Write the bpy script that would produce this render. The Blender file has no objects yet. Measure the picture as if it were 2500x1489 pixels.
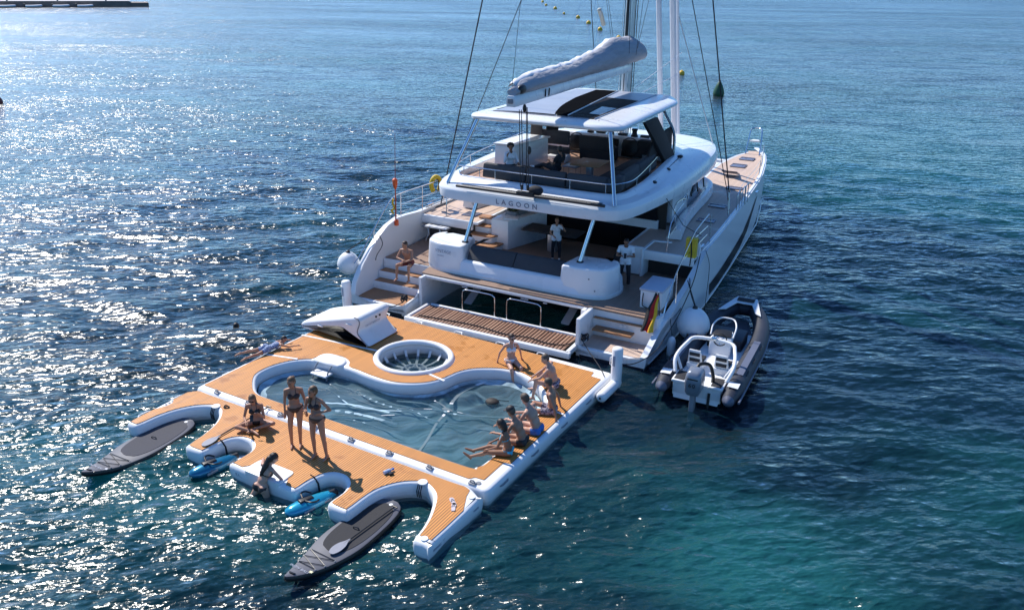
import bpy, bmesh, math, random
import numpy as np
from mathutils import Vector, Matrix, Euler
R = math.radians
random.seed(7); rng = np.random.default_rng(7)
scene = bpy.context.scene
COL = scene.collection
# ---------------------------------------------------------------- camera
cam_d = bpy.data.cameras.new('camera'); cam = bpy.data.objects.new('camera', cam_d); COL.objects.link(cam)
_yaw, _pitch, _roll = -0.523812, 0.383243, 0.012740
_f = Vector((math.sin(_yaw)*math.cos(_pitch), math.cos(_yaw)*math.cos(_pitch), -math.sin(_pitch)))
_r = Vector((math.cos(_yaw), -math.sin(_yaw), 0)); _u = _r.cross(_f)
_r, _u = _r*math.cos(_roll)+_u*math.sin(_roll), _u*math.cos(_roll)-_r*math.sin(_roll)
_m = Matrix((_r, _u, -_f)).transposed().to_4x4(); _m.translation = (15.599, -11.590, 9.803)
cam.matrix_world = _m
cam_d.sensor_width = 36; cam_d.lens = 36*2000.1/2500
cam_d.clip_start = .1; cam_d.clip_end = 6000
scene.camera = cam
# ---------------------------------------------------------------- sky, sun, exposure
SUN_EL, SUN_AZ = R(46.5), R(162.3)          # azimuth counted from +X
world = bpy.data.worlds.new('World'); scene.world = world; world.use_nodes = True
wn = world.node_tree.nodes; wl = world.node_tree.links
sky = wn.new('ShaderNodeTexSky'); sky.sky_type = 'NISHITA'; sky.sun_disc = False
sky.sun_elevation = SUN_EL; sky.sun_rotation = R(90) - SUN_AZ
sky.air_density = 1.0; sky.dust_density = .0; sky.ozone_density = 3.0
_tint = wn.new('ShaderNodeMix'); _tint.data_type = 'RGBA'; _tint.blend_type = 'MULTIPLY'; _tint.inputs[0].default_value = 1
_tint.inputs[7].default_value = (.60, .95, 1.34, 1)                  # the deep clear blue the white shade sides show
wl.new(sky.outputs[0], _tint.inputs[6]); wl.new(_tint.outputs[2], wn['Background'].inputs['Color']); wn['Background'].inputs['Strength'].default_value = .10
sun_d = bpy.data.lights.new('sun', 'SUN'); sun = bpy.data.objects.new('sun', sun_d); COL.objects.link(sun)
sun_d.energy = 4.8; sun_d.angle = R(.53); sun_d.color = (1, .95, .87)
_sd = Vector((math.cos(SUN_EL)*math.cos(SUN_AZ), math.cos(SUN_EL)*math.sin(SUN_AZ), math.sin(SUN_EL)))
sun.rotation_euler = _sd.to_track_quat('Z', 'Y').to_euler()
scene.view_settings.view_transform = 'Standard'; scene.view_settings.look = 'None'
scene.view_settings.exposure = 0.34; scene.view_settings.gamma = 1
scene.view_settings.use_curve_mapping = False
scene.cycles.max_bounces = 8; scene.cycles.transparent_max_bounces = 12
scene.cycles.use_denoising = True
scene.cycles.sample_clamp_indirect = 6
scene.cycles.caustics_reflective = False; scene.cycles.caustics_refractive = False
# ---------------------------------------------------------------- materials
MATS = {}
class NT:
    def __init__(s, m): s.t = m.node_tree; s.t.nodes.clear()
    def n(s, typ, ins=None, **kw):
        x = s.t.nodes.new(typ)
        for k, v in kw.items(): setattr(x, k, v)
        for k, v in (ins or {}).items():
            if isinstance(v, bpy.types.NodeSocket): s.t.links.new(v, x.inputs[k])
            else: x.inputs[k].default_value = v
        return x
    def math(s, op, a, b=0.0, clamp=False):
        return s.n('ShaderNodeMath', {0: a, 1: b}, operation=op, use_clamp=clamp).outputs[0]
    def mix(s, f, a, b):
        return s.n('ShaderNodeMix', {0: f, 6: a, 7: b}, data_type='RGBA').outputs[2]
    def noise(s, vec, scale, detail=3, rough=.55, out=0):
        return s.n('ShaderNodeTexNoise', {'Vector': vec, 'Scale': scale, 'Detail': detail, 'Roughness': rough}).outputs[out]
    def ramp(s, f, p0, p1):
        return s.n('ShaderNodeMapRange', {0: f, 1: p0, 2: p1}, interpolation_type='SMOOTHSTEP').outputs[0]
    def out(s, sh): s.n('ShaderNodeOutputMaterial', {0: sh})
def c4(c): return (c[0], c[1], c[2], 1)
def mat(name, col, rough=.5, metal=0, var=.06, vscale=6, bump=0, bscale=60, coat=0, dirt=None, spec=.5, stretch=None, trans=0):
    if name in MATS: return MATS[name]
    m = bpy.data.materials.new(name); m.use_nodes = True; t = NT(m)
    co = t.n('ShaderNodeTexCoord').outputs['Object']
    if stretch: co = t.n('ShaderNodeMapping', {0: co, 3: stretch}).outputs[0]
    base = c4(col)
    nz = t.noise(co, vscale, 4)
    lo = c4([c*(1-var*2) for c in col]); hi = c4([min(1, c*(1+var*1.4)) for c in col])
    cc = t.mix(nz, lo, hi)
    if dirt:
        f = t.ramp(t.noise(co, vscale*.35, 6, .65), .52, .72)
        cc = t.mix(t.math('MULTIPLY', f, dirt[1]), cc, c4(dirt[0]))
    ins = {'Base Color': cc, 'Roughness': t.math('ADD', rough-.06, t.math('MULTIPLY', nz, .12)), 'Metallic': metal, 'Specular IOR Level': spec, 'Coat Weight': coat, 'Transmission Weight': trans}
    if bump:
        ins['Normal'] = t.n('ShaderNodeBump', {'Strength': bump, 'Distance': .01 if bscale > 8 else .06, 'Height': t.noise(co, bscale, 4)}).outputs[0]
    t.out(t.n('ShaderNodeBsdfPrincipled', ins).outputs[0])
    MATS[name] = m; return m
def planks(name, col, line, pitch, width=.14, axis='X', rough=.6, var=.12):
    """decking: long strips with dark caulking; axis is the direction across the strips"""
    if name in MATS: return MATS[name]
    m = bpy.data.materials.new(name); m.use_nodes = True; t = NT(m)
    co = t.n('ShaderNodeTexCoord').outputs['Object']
    sp = t.n('ShaderNodeSeparateXYZ', {0: co})
    u = t.math('DIVIDE', sp.outputs[axis], pitch); fr = t.math('FRACT', u); idx = t.math('FLOOR', u)
    ln = t.math('LESS_THAN', fr, width)
    wn_ = t.n('ShaderNodeTexWhiteNoise', {'W': idx}, noise_dimensions='1D').outputs[0]
    st = t.n('ShaderNodeMapping', {0: co, 3: (14, 1.2, 4) if axis == 'X' else (1.2, 14, 4)}).outputs[0]
    g = t.noise(st, 2.0, 5, .6); big = t.noise(co, .8, 4, .6)
    v = t.math('ADD', t.math('MULTIPLY', wn_, .35), t.math('ADD', t.math('MULTIPLY', g, .4), t.math('MULTIPLY', big, .5)))
    cc = t.mix(v, c4([c*(1-var*1.6) for c in col]), c4([min(1, c*(1+var*1.3)) for c in col]))
    wet = t.ramp(t.noise(co, 1.3, 5, .65), .56, .66)
    cc = t.mix(t.math('MULTIPLY', wet, .32), cc, c4([c*.55 for c in col]))
    cc = t.mix(ln, cc, c4(line))
    h = t.math('SUBTRACT', 1.0, ln)
    nrm = t.n('ShaderNodeBump', {'Strength': .6, 'Distance': .004, 'Height': t.math('ADD', h, t.math('MULTIPLY', g, .15))}).outputs[0]
    ro = t.math('SUBTRACT', rough, t.math('MULTIPLY', wet, .25))
    t.out(t.n('ShaderNodeBsdfPrincipled', {'Base Color': cc, 'Roughness': ro, 'Normal': nrm}).outputs[0])
    MATS[name] = m; return m
GEL = mat('white_gelcoat', (.80, .81, .82), .28, var=.02, vscale=1.5, coat=.3, dirt=((.62, .62, .6), .35))
PVC = mat('white_pvc', (.78, .79, .80), .42, var=.02, vscale=3, dirt=((.66, .65, .62), .4), bump=.12, bscale=14)
def pvc_wet():
    m = bpy.data.materials.new('white_pvc_hull'); m.use_nodes = True; t = NT(m); co = t.n('ShaderNodeTexCoord').outputs['Object']
    z = t.n('ShaderNodeSeparateXYZ', {0: co}).outputs['Z']; nz = t.noise(co, 3, 4, .6)
    c = t.mix(nz, (.74, .755, .77, 1), (.80, .81, .82, 1))
    st = t.math('MULTIPLY', t.ramp(t.math('ADD', z, t.math('MULTIPLY', t.noise(co, 5, 4, .6), .10)), .17, .05), .5)      # scum band along the waterline
    c = t.mix(st, c, (.42, .45, .40, 1)); sc = t.ramp(t.noise(co, 22, 5, .7), .60, .72); c = t.mix(t.math('MULTIPLY', sc, .18), c, (.5, .5, .5, 1))
    seam = t.math('LESS_THAN', t.math('ABSOLUTE', t.math('SUBTRACT', z, .115)), .006); c = t.mix(t.math('MULTIPLY', seam, .5), c, (.55, .57, .60, 1))
    t.out(t.n('ShaderNodeBsdfPrincipled', {'Base Color': c, 'Roughness': t.math('SUBTRACT', .42, t.math('MULTIPLY', st, .4)), 'Normal': t.n('ShaderNodeBump', {'Strength': .25, 'Distance': .012, 'Height': t.noise(co, 9, 3)}).outputs[0]}).outputs[0]); return m
PVCW = pvc_wet()
PVCG = mat('grey_print', (.30, .34, .42), .5)
EVA = planks('orange_teak_foam', (.61, .25, .052), (.11, .042, .013), .056, .24, var=.19)
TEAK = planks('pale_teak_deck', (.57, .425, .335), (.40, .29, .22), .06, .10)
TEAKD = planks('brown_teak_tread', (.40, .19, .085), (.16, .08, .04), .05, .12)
def slat_mat():
    m = bpy.data.materials.new('weathered_slat_wood'); m.use_nodes = True; t = NT(m)
    co = t.n('ShaderNodeTexCoord').outputs['Object']; r = t.n('ShaderNodeObjectInfo').outputs['Random']
    v = t.n('ShaderNodeVectorMath', {0: co, 1: t.n('ShaderNodeCombineXYZ', {0: t.math('MULTIPLY', r, 90), 1: t.math('MULTIPLY', r, 37)}).outputs[0]}, operation='ADD').outputs[0]
    g = t.noise(t.n('ShaderNodeMapping', {0: v, 3: (14, 1.6, 4)}).outputs[0], 2, 5, .65)
    c = t.mix(t.math('ADD', t.math('MULTIPLY', g, .6), t.math('MULTIPLY', r, .5)), (.13, .052, .032, 1), (.40, .24, .16, 1))
    t.out(t.n('ShaderNodeBsdfPrincipled', {'Base Color': c, 'Roughness': .6, 'Normal': t.n('ShaderNodeBump', {'Strength': .4, 'Distance': .01, 'Height': g}).outputs[0]}).outputs[0]); return m
TEAKW = slat_mat()
ANTH = mat('charcoal_canvas', (.052, .055, .062), .85, var=.12, vscale=5, bump=.3, bscale=180)
ANTH2 = mat('dark_grey_cushion', (.038, .036, .038), .85, var=.12, vscale=5, bump=.3, bscale=150)
BLK = mat('black_plastic', (.012, .012, .013), .4)
BLKG = mat('smoked_glass', (.012, .012, .014), .14, var=.0, spec=.25)
STEEL = mat('polished_steel', (.62, .64, .66), .16, 1, var=.03)
ALU = mat('anodised_mast', (.55, .57, .60), .35, .8, var=.05)
ROPE = mat('black_rope', (.014, .015, .02), .8, bump=.5, bscale=250)
SAILC = mat('grey_sail_cover', (.36, .37, .41), .8, var=.12, vscale=4, bump=1.0, bscale=5, stretch=(1, .6, 2.4))
SAILW = mat('white_sailcloth', (.75, .76, .80), .7, var=.05, vscale=3, bump=.3, bscale=12)
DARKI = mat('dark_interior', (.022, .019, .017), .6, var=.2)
HULLG = mat('dark_hull_window', (.007, .008, .010), .35, var=0, spec=.10)
SOLAR = mat('grey_solar_film', (.33, .35, .41), .35, var=.06, vscale=2)
YEL = mat('yellow_cover', (.68, .47, .03), .6, var=.15, vscale=9, bump=.4, bscale=30)
ORG = mat('orange_plastic', (.75, .10, .02), .4)
GREY = mat('grey_plastic', (.22, .23, .25), .5)
# ---------------------------------------------------------------- mesh helpers
class MB:
    def __init__(s): s.v = []; s.f = []
    def add(s, v, f):
        o = len(s.v); s.v += [tuple(map(float, p)) for p in v]; s.f += [[i+o for i in q] for q in f]; return s
    def box(s, c, d, rz=0):
        x, y, z = [k/2 for k in d]; cs, sn = math.cos(rz), math.sin(rz)
        P = [(sx*x, sy*y, sz*z) for sz in (-1, 1) for sx, sy in ((-1, -1), (1, -1), (1, 1), (-1, 1))]
        return s.add([(c[0]+p[0]*cs-p[1]*sn, c[1]+p[0]*sn+p[1]*cs, c[2]+p[2]) for p in P],
            [(3, 2, 1, 0), (4, 5, 6, 7), (0, 1, 5, 4), (1, 2, 6, 5), (2, 3, 7, 6), (3, 0, 4, 7)])
    def loft(s, rings, closed=True, cap=True):
        n = len(rings[0]); v = [p for r in rings for p in r]; f = []
        for i in range(len(rings)-1):
            for j in range(n if closed else n-1):
                a, b = i*n+j, i*n+(j+1) % n
                f.append((a, b, b+n, a+n))
        if cap and closed:
            f.append(tuple(range(n-1, -1, -1))); f.append(tuple(range((len(rings)-1)*n, len(rings)*n)))
        return s.add(v, f)
    def tube(s, pts, r, n=8, close=False, cap=True):
        P = [Vector(p) for p in pts]; m = len(P)
        rr = [r]*m if not hasattr(r, '__len__') else r
        rings = []; prev = None
        for i in range(m):
            if close: t = P[(i+1) % m]-P[i-1]
            else: t = P[min(i+1, m-1)]-P[max(i-1, 0)]
            t = t.normalized() if t.length > 1e-9 else Vector((0, 0, 1))
            if prev is None:
                a = Vector((0, 0, 1)) if abs(t.z) < .9 else Vector((1, 0, 0)); nx = t.cross(a).normalized()
            else:
                nx = prev-t*prev.dot(t); nx = nx.normalized() if nx.length > 1e-6 else prev
            prev = nx; ny = t.cross(nx)
            rings.append([P[i]+(nx*math.cos(2*math.pi*k/n)+ny*math.sin(2*math.pi*k/n))*rr[i] for k in range(n)])
        if close: rings.append(rings[0])
        return s.loft(rings, True, cap and not close)
    def lathe(s, prof, c=(0, 0, 0), n=20, axis='Z', M=None):
        rings = []
        for r, z in prof:
            ring = []
            for k in range(n):
                a = 2*math.pi*k/n; p = (r*math.cos(a), r*math.sin(a), z)
                if axis == 'X': p = (z, r*math.cos(a), r*math.sin(a))
                if axis == 'Y': p = (r*math.sin(a), z, r*math.cos(a))
                if M is not None: p = tuple(M @ Vector(p))
                ring.append((p[0]+c[0], p[1]+c[1], p[2]+c[2]))
            rings.append(ring)
        return s.loft(rings)
    def ball(s, c, r, n=12, m=8, M=None):
        r = (r, r, r) if not hasattr(r, '__len__') else r
        rings = []
        for i in range(m+1):
            t = math.pi*(i/m-.5); t = max(-math.pi/2+.06, min(math.pi/2-.06, t))
            ring = []
            for k in range(n):
                a = 2*math.pi*k/n
                p = Vector((math.cos(a)*math.cos(t)*r[0], math.sin(a)*math.cos(t)*r[1], math.sin(t)*r[2]))
                if M is not None: p = M @ p
                ring.append((p[0]+c[0], p[1]+c[1], p[2]+c[2]))
            rings.append(ring)
        return s.loft(rings)
    def prism(s, poly, z0, z1):
        return s.loft([[(x, y, z0) for x, y in poly], [(x, y, z1) for x, y in poly]])
    def ribbon(s, pts, w, t=.006, up=(0, 0, 1)):
        P = [Vector(p) for p in pts]; rings = []
        for i in range(len(P)):
            d = (P[min(i+1, len(P)-1)]-P[max(i-1, 0)]).normalized(); sd = d.cross(Vector(up)).normalized()*w/2; u = sd.cross(d).normalized()*t/2
            rings.append([P[i]-sd-u, P[i]+sd-u, P[i]+sd+u, P[i]-sd+u])
        return s.loft(rings)
    def build(s, name, m, parent=None, bevel=0, seg=2, smooth=35, loc=None, rz=0):
        me = bpy.data.meshes.new(name); me.from_pydata(s.v, [], s.f); me.update()
        bm = bmesh.new(); bm.from_mesh(me)
        bmesh.ops.recalc_face_normals(bm, faces=bm.faces)
        if bevel:
            ed = [e for e in bm.edges if len(e.link_faces) == 2 and e.calc_face_angle(0) > R(30)]
            bmesh.ops.bevel(bm, geom=ed, offset=bevel, segments=seg, affect='EDGES', profile=.5, clamp_overlap=True)
        bm.to_mesh(me); bm.free()
        return link(name, me, m, parent, smooth, loc, rz)
def link(name, me, m, parent=None, smooth=35, loc=None, rz=0):
    if m is not None:
        for k in (m if isinstance(m, (list, tuple)) else [m]): me.materials.append(k)
    if smooth:
        me.shade_smooth(); me.set_sharp_from_angle(angle=R(smooth))
    o = bpy.data.objects.new(name, me); COL.objects.link(o)
    if parent is not None: o.parent = parent
    if loc is not None: o.location = loc
    if rz: o.rotation_euler.z = rz
    return o
def tag(o, label=None, cat=None, group=None, kind=None):
    if label: o['label'] = label
    if cat: o['category'] = cat
    if group: o['group'] = group
    if kind: o['kind'] = kind
    return o
def thing(name, label, cat, loc=(0, 0, 0), rz=0, group=None):
    o = bpy.data.objects.new(name, None); COL.objects.link(o); o.location = loc; o.rotation_euler = (0, 0, rz)
    o.empty_display_size = .2
    return tag(o, label, cat, group)
def dup(o, loc=None, rz=None, parent=None, label=None):
    c = o.copy(); COL.objects.link(c)
    if parent is not None: c.parent = parent
    if loc is not None: c.location = loc
    if rz is not None: c.rotation_euler.z = rz
    if label: c['label'] = label
    for ch in o.children: dup(ch, parent=c)
    return c
def copy_part(o, loc, rz=None):
    c = o.copy(); COL.objects.link(c); c.location = loc
    if rz is not None: c.rotation_euler.z = rz
    return c
def cat(pts, n=6, close=False):
    """Catmull-Rom through points of any dimension"""
    P = [np.array(p, float) for p in pts]; out = []; m = len(P)
    for i in range(m if close else m-1):
        p0 = P[i-1] if (close or i > 0) else 2*P[0]-P[1]; p1 = P[i]; p2 = P[(i+1) % m]
        p3 = P[(i+2) % m] if (close or i+2 < m) else 2*P[-1]-P[-2]
        for k in range(n):
            t = k/n
            out.append(.5*((2*p1)+(p2-p0)*t+(2*p0-5*p1+4*p2-p3)*t*t+(3*p1-p0-3*p2+p3)*t**3))
    if not close: out.append(P[-1])
    return [tuple(map(float, p)) for p in out]
def rpoly(poly, r=.05, n=4):
    """round the corners of a 2-D polygon"""
    out = []; m = len(poly)
    for i in range(m):
        p0, p1, p2 = [np.array(poly[(i+k) % m], float) for k in (-1, 0, 1)]
        a, b = p0-p1, p2-p1; la, lb = np.linalg.norm(a), np.linalg.norm(b)
        q = min(r, la*.45, lb*.45); A, B = p1+a/la*q, p1+b/lb*q
        for k in range(n+1):
            t = k/n; out.append(tuple((1-t)**2*A+2*t*(1-t)*p1+t*t*B))
    return out
def area(poly): return .5*sum(poly[i-1][0]*poly[i][1]-poly[i][0]*poly[i-1][1] for i in range(len(poly)))
def offset(poly, d):
    """inward offset of a polygon (outward for negative d)"""
    P = np.array(poly, float); s = 1 if area(poly) > 0 else -1
    e = np.roll(P, -1, 0)-P; L = np.linalg.norm(e, axis=1, keepdims=True); L[L < 1e-9] = 1
    nrm = np.stack([-e[:, 1], e[:, 0]], 1)/L*s
    nv = nrm+np.roll(nrm, 1, 0); ln = np.linalg.norm(nv, axis=1, keepdims=True); ln[ln < 1e-6] = 1
    nv = nv/ln; dn = np.clip((nv*nrm).sum(1, keepdims=True), .55, 1)
    return [tuple(p) for p in P+nv*d/dn]
def text_mesh(name, s, size, m, parent, M, spacing=1.0, depth=.002):
    cu = bpy.data.curves.new(name, 'FONT'); cu.body = s; cu.size = size; cu.space_character = spacing
    cu.extrude = depth; cu.align_x = 'CENTER'; cu.align_y = 'CENTER'; cu.resolution_u = 2
    t = bpy.data.objects.new(name+'_tmp', cu); COL.objects.link(t)
    bpy.context.view_layer.update()
    me = bpy.data.meshes.new_from_object(t.evaluated_get(bpy.context.evaluated_depsgraph_get()))
    bpy.data.objects.remove(t); bpy.data.curves.remove(cu)
    me.name = name; me.materials.clear()
    o = link(name, me, m, parent, 0); o.matrix_local = M; return o
def frame(o, x, y):
    """matrix with text direction x and text up y at o"""
    x = Vector(x).normalized(); y = Vector(y); y = (y-x*y.dot(x)).normalized(); z = x.cross(y)
    M = Matrix((x, y, z)).transposed().to_4x4(); M.translation = o; return M
# ---------------------------------------------------------------- sea and sea bed
def water_material():
    m = bpy.data.materials.new('sea_water'); m.use_nodes = True; t = NT(m)
    pos = t.n('ShaderNodeNewGeometry').outputs['Position']
    wv = t.n('ShaderNodeMapping', {0: pos, 2: (0, 0, R(30)), 3: (1.9, .85, 1)}, vector_type='TEXTURE').outputs[0]
    wx = t.n('ShaderNodeMapping', {0: pos, 2: (0, 0, R(44)), 3: (1.5, .8, 1)}, vector_type='TEXTURE').outputs[0]
    calm = t.ramp(t.noise(t.n('ShaderNodeMapping', {0: pos, 2: (0, 0, R(24)), 3: (3, .8, 1)}, vector_type='TEXTURE').outputs[0], .035, 4, .6), .30, .68)
    amp = t.math('ADD', .74, t.math('MULTIPLY', calm, .82))
    sx = t.n('ShaderNodeSeparateXYZ', {0: pos})                       # the netted pool is sheltered and nearly flat
    inx = t.math('MULTIPLY', t.ramp(sx.outputs['X'], .6, 1.1), t.ramp(sx.outputs['X'], 7.9, 7.5)); iny = t.math('MULTIPLY', t.ramp(sx.outputs['Y'], .4, .8), t.ramp(sx.outputs['Y'], 5.2, 4.6))
    amp = t.math('MULTIPLY', amp, t.math('SUBTRACT', 1.0, t.math('MULTIPLY', t.math('MULTIPLY', inx, iny), .62)))
    a = t.noise(wv, 1.1, 2, .5); b = t.noise(wx, 3.0, 2, .5); c = t.noise(pos, 11.0, 3, .55)
    ridge = t.math('SUBTRACT', 1.0, t.math('ABSOLUTE', t.math('SUBTRACT', t.math('MULTIPLY', a, 2), 1.0)))     # peaked crests
    h = t.math('ADD', t.math('MULTIPLY', ridge, .10), t.math('ADD', t.math('MULTIPLY', b, .085), t.math('MULTIPLY', c, .008)))
    h = t.math('MULTIPLY', h, amp)
    nrm = t.n('ShaderNodeBump', {'Strength': 1, 'Distance': 1, 'Height': h}).outputs[0]
    rip = t.n('ShaderNodeVectorMath', {0: t.n('ShaderNodeTexNoise', {'Vector': wx, 'Scale': 5.5, 'Detail': 3, 'Roughness': .6}).outputs['Color'], 1: (.5, .5, .5)}, operation='SUBTRACT').outputs[0]
    rip2 = t.n('ShaderNodeVectorMath', {0: t.n('ShaderNodeTexNoise', {'Vector': wv, 'Scale': .55, 'Detail': 2, 'Roughness': .5}).outputs['Color'], 1: (.5, .5, .5)}, operation='SUBTRACT').outputs[0]
    rip = t.n('ShaderNodeVectorMath', {0: t.n('ShaderNodeVectorMath', {0: rip, 1: (.62, .78, 0)}, operation='MULTIPLY').outputs[0], 1: t.n('ShaderNodeVectorMath', {0: rip2, 1: (.30, .42, 0)}, operation='MULTIPLY').outputs[0]}, operation='ADD').outputs[0]
    rs = t.n('ShaderNodeVectorMath', {0: rip, 'Scale': amp}, operation='SCALE').outputs[0]
    nrm = t.n('ShaderNodeVectorMath', {0: t.n('ShaderNodeVectorMath', {0: nrm, 1: rs}, operation='ADD').outputs[0]}, operation='NORMALIZE').outputs[0]
    front = t.math('SUBTRACT', 1.0, t.n('ShaderNodeNewGeometry').outputs['Backfacing'])
    fr = t.math('MULTIPLY', t.n('ShaderNodeFresnel', {'IOR': 1.333, 'Normal': nrm}).outputs[0], front)
    gl = t.n('ShaderNodeBsdfGlossy', {'Color': (1, 1, 1, 1), 'Roughness': .20, 'Normal': nrm}).outputs[0]
    big = t.noise(t.n('ShaderNodeMapping', {0: pos, 2: (0, 0, R(28)), 3: (1.6, .8, 1)}, vector_type='TEXTURE').outputs[0], .09, 4, .6)
    for x, y, r, k in ((13.7, .9, 3.2, .25), (17.5, 6.5, 4.5, .06), (9.5, 48, 26, .20), (22, 38, 20, .16), (-1, 74, 26, .10), (-50, 60, 45, .06), (11.5, 6.5, 4.5, -.16), (14, 12, 7, -.12), (7, -5, 4, -.08)):   # clearer, shallower water over sand; negative weights only darken a patch
        d = t.n('ShaderNodeVectorMath', {0: pos, 1: (x, y, 0)}, operation='DISTANCE').outputs['Value']
        big = t.math('ADD', big, t.math('MULTIPLY', t.ramp(d, r, 0), k))
    wcol = t.mix(t.ramp(big, .42, .80), (.006, .030, .046, 1), (.017, .145, .155, 1))
    df = t.n('ShaderNodeBsdfDiffuse', {'Color': wcol, 'Normal': nrm}).outputs[0]
    tr = t.n('ShaderNodeBsdfTransparent', {'Color': (.93, .98, .99, 1)}).outputs[0]
    body = t.n('ShaderNodeMixShader', {0: .48, 1: df, 2: tr}).outputs[0]
    sh = t.n('ShaderNodeMixShader', {0: fr, 1: body, 2: gl}).outputs[0]
    vol = t.n('ShaderNodeVolumeAbsorption', {'Color': (.12, .80, .87, 1), 'Density': .42}).outputs[0]
    t.n('ShaderNodeOutputMaterial', {0: sh, 1: vol})
    return m
def sea():
    def axis(lo, hi, step, far):
        a = list(np.arange(lo, hi+1e-6, step)); s = step; x = hi
        while x < far: s *= 1.25; x += s; a.append(x)
        s = step; x = lo
        while x > -far: s *= 1.25; x -= s; a.insert(0, x)
        return np.array(a)
    xs = axis(-14, 22, .17, 2600); ys = axis(-9, 34, .17, 2600)
    X, Y = np.meshgrid(xs, ys); Z = np.zeros_like(X)
    r = np.random.default_rng(3); base = R(122)
    for k in range(34):
        lam = .8*1.055**k*r.uniform(.9, 1.1); th = base+r.normal(0, .5); kk = 2*math.pi/lam
        ph = kk*(X*math.cos(th)+Y*math.sin(th))+r.uniform(0, 6.28)
        Z += (.0048*lam**.8)*np.sin(ph+.5*np.sin(ph))
    fx = np.clip(np.minimum(X+26, 34-X)/10, 0, 1); fy = np.clip(np.minimum(Y+20, 46-Y)/10, 0, 1)
    Z *= fx*fy
    # calmer inside the pool, the jacuzzi and under the pontoon
    def box(x0, x1, y0, y1, s): 
        return np.clip(np.minimum(np.minimum(X-x0, x1-X), np.minimum(Y-y0, y1-Y))/s, 0, 1)
    Z *= 1-.75*box(-.4, 8.8, -.4, 6.5, .5)
    nx, ny = len(xs), len(ys)
    v = np.stack([X.ravel(), Y.ravel(), Z.ravel()], 1)
    i = np.arange(nx*ny).reshape(ny, nx)
    f = np.stack([i[:-1, :-1].ravel(), i[:-1, 1:].ravel(), i[1:, 1:].ravel(), i[1:, :-1].ravel()], 1)
    loop = list(i[0, :])+list(i[1:, -1])+list(i[-1, -2::-1])+list(i[-2:0:-1, 0]); n0 = len(v)   # close the body of water below the sea bed
    vb = v[loop].copy(); vb[:, 2] = -4.4; nl = len(loop); fl = f.tolist()
    fl += [[int(loop[(k+1) % nl]), int(loop[k]), n0+k, n0+(k+1) % nl] for k in range(nl)]+[[n0+k for k in range(nl-1, -1, -1)]]
    me = bpy.data.meshes.new('water'); me.from_pydata(v.tolist()+vb.tolist(), [], fl)
    o = link('water', me, water_material(), None, 0); me.shade_smooth()
    tag(o, kind='structure')
sea()
def bed_mat():
    m = bpy.data.materials.new('sea_bed_sand_and_weed'); m.use_nodes = True; t = NT(m)
    pos = t.n('ShaderNodeNewGeometry').outputs['Position']
    mp = t.n('ShaderNodeMapping', {0: pos, 2: (0, 0, R(-25)), 3: (.6, 1.3, 1)}).outputs[0]
    n1 = t.noise(mp, .10, 5, .62); n2 = t.noise(mp, .018, 3, .5)
    f = t.math('ADD', t.math('MULTIPLY', n1, .65), t.math('MULTIPLY', n2, .45))
    for x, y, r, k in ((4, 2, 10, -.12), (14, 8, 16, -.14)):   # sand patches and weed beds
        d = t.n('ShaderNodeVectorMath', {0: pos, 1: (x, y, -3.6)}, operation='DISTANCE').outputs['Value']
        f = t.math('ADD', f, t.math('MULTIPLY', t.ramp(d, r, r*.15), k))
    f = t.ramp(f, .55, .72)
    rip = t.noise(pos, 2.2, 5, .7)
    sand = t.mix(rip, (.16, .17, .14, 1), (.30, .29, .23, 1)); weed = t.mix(rip, (.008, .016, .014, 1), (.03, .05, .035, 1))
    t.out(t.n('ShaderNodeBsdfDiffuse', {'Color': t.mix(f, weed, sand)}).outputs[0])
    return m
me = bpy.data.meshes.new('sea_bed'); s_ = 2600
me.from_pydata([(-s_, -s_, -3.6), (s_, -s_, -3.6), (s_, s_, -3.6), (-s_, s_, -3.6)], [], [(0, 1, 2, 3)])
tag(link('sea_bed', me, bed_mat(), None, 0), kind='structure')
# ---------------------------------------------------------------- inflatable pool pontoon
ZD = .33                                                   # deck height of the pontoon
def fill_poly(outer, holes, z, name, m, parent, thick=.006):
    bm = bmesh.new(); es = []
    for poly in [outer]+holes:
        vs = [bm.verts.new((x, y, z)) for x, y in poly]
        es += [bm.edges.new((vs[i], vs[(i+1) % len(vs)])) for i in range(len(vs))]
    bmesh.ops.triangle_fill(bm, use_beauty=True, use_dissolve=False, edges=es, normal=(0, 0, 1))
    if thick:
        r = bmesh.ops.extrude_face_region(bm, geom=list(bm.faces))
        bmesh.ops.translate(bm, verts=[e for e in r['geom'] if isinstance(e, bmesh.types.BMVert)], vec=(0, 0, thick))
    bmesh.ops.recalc_face_normals(bm, faces=bm.faces)
    me = bpy.data.meshes.new(name); bm.to_mesh(me); bm.free()
    return link(name, me, m, parent, 30)
PROF = [(.10, ZD), (.055, ZD-.010), (.022, ZD-.035), (.004, ZD-.085), (0, ZD-.16), (.006, .08), (.015, .0), (.03, -.06), (.045, -.12)]
def pontoon(parent, outer, holes, name='inflatable_hull'):
    """air-filled body: rounded walls round the outline and round each opening, flat top and bottom"""
    mb = MB(); tops = []; bots = []
    for k, poly in enumerate([outer]+holes):
        sg = 1 if k == 0 else -1
        rings = [[(x, y, z) for x, y in offset(poly, sg*d)] for d, z in PROF]
        mb.loft(rings, True, False)
        tops.append(offset(poly, sg*PROF[0][0])); bots.append(offset(poly, sg*PROF[-1][0]))
    body = mb.build(name, PVCW, parent, smooth=60)
    t = fill_poly(tops[0], tops[1:], ZD, 'top_skin', PVC, parent, 0)
    return body
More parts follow.
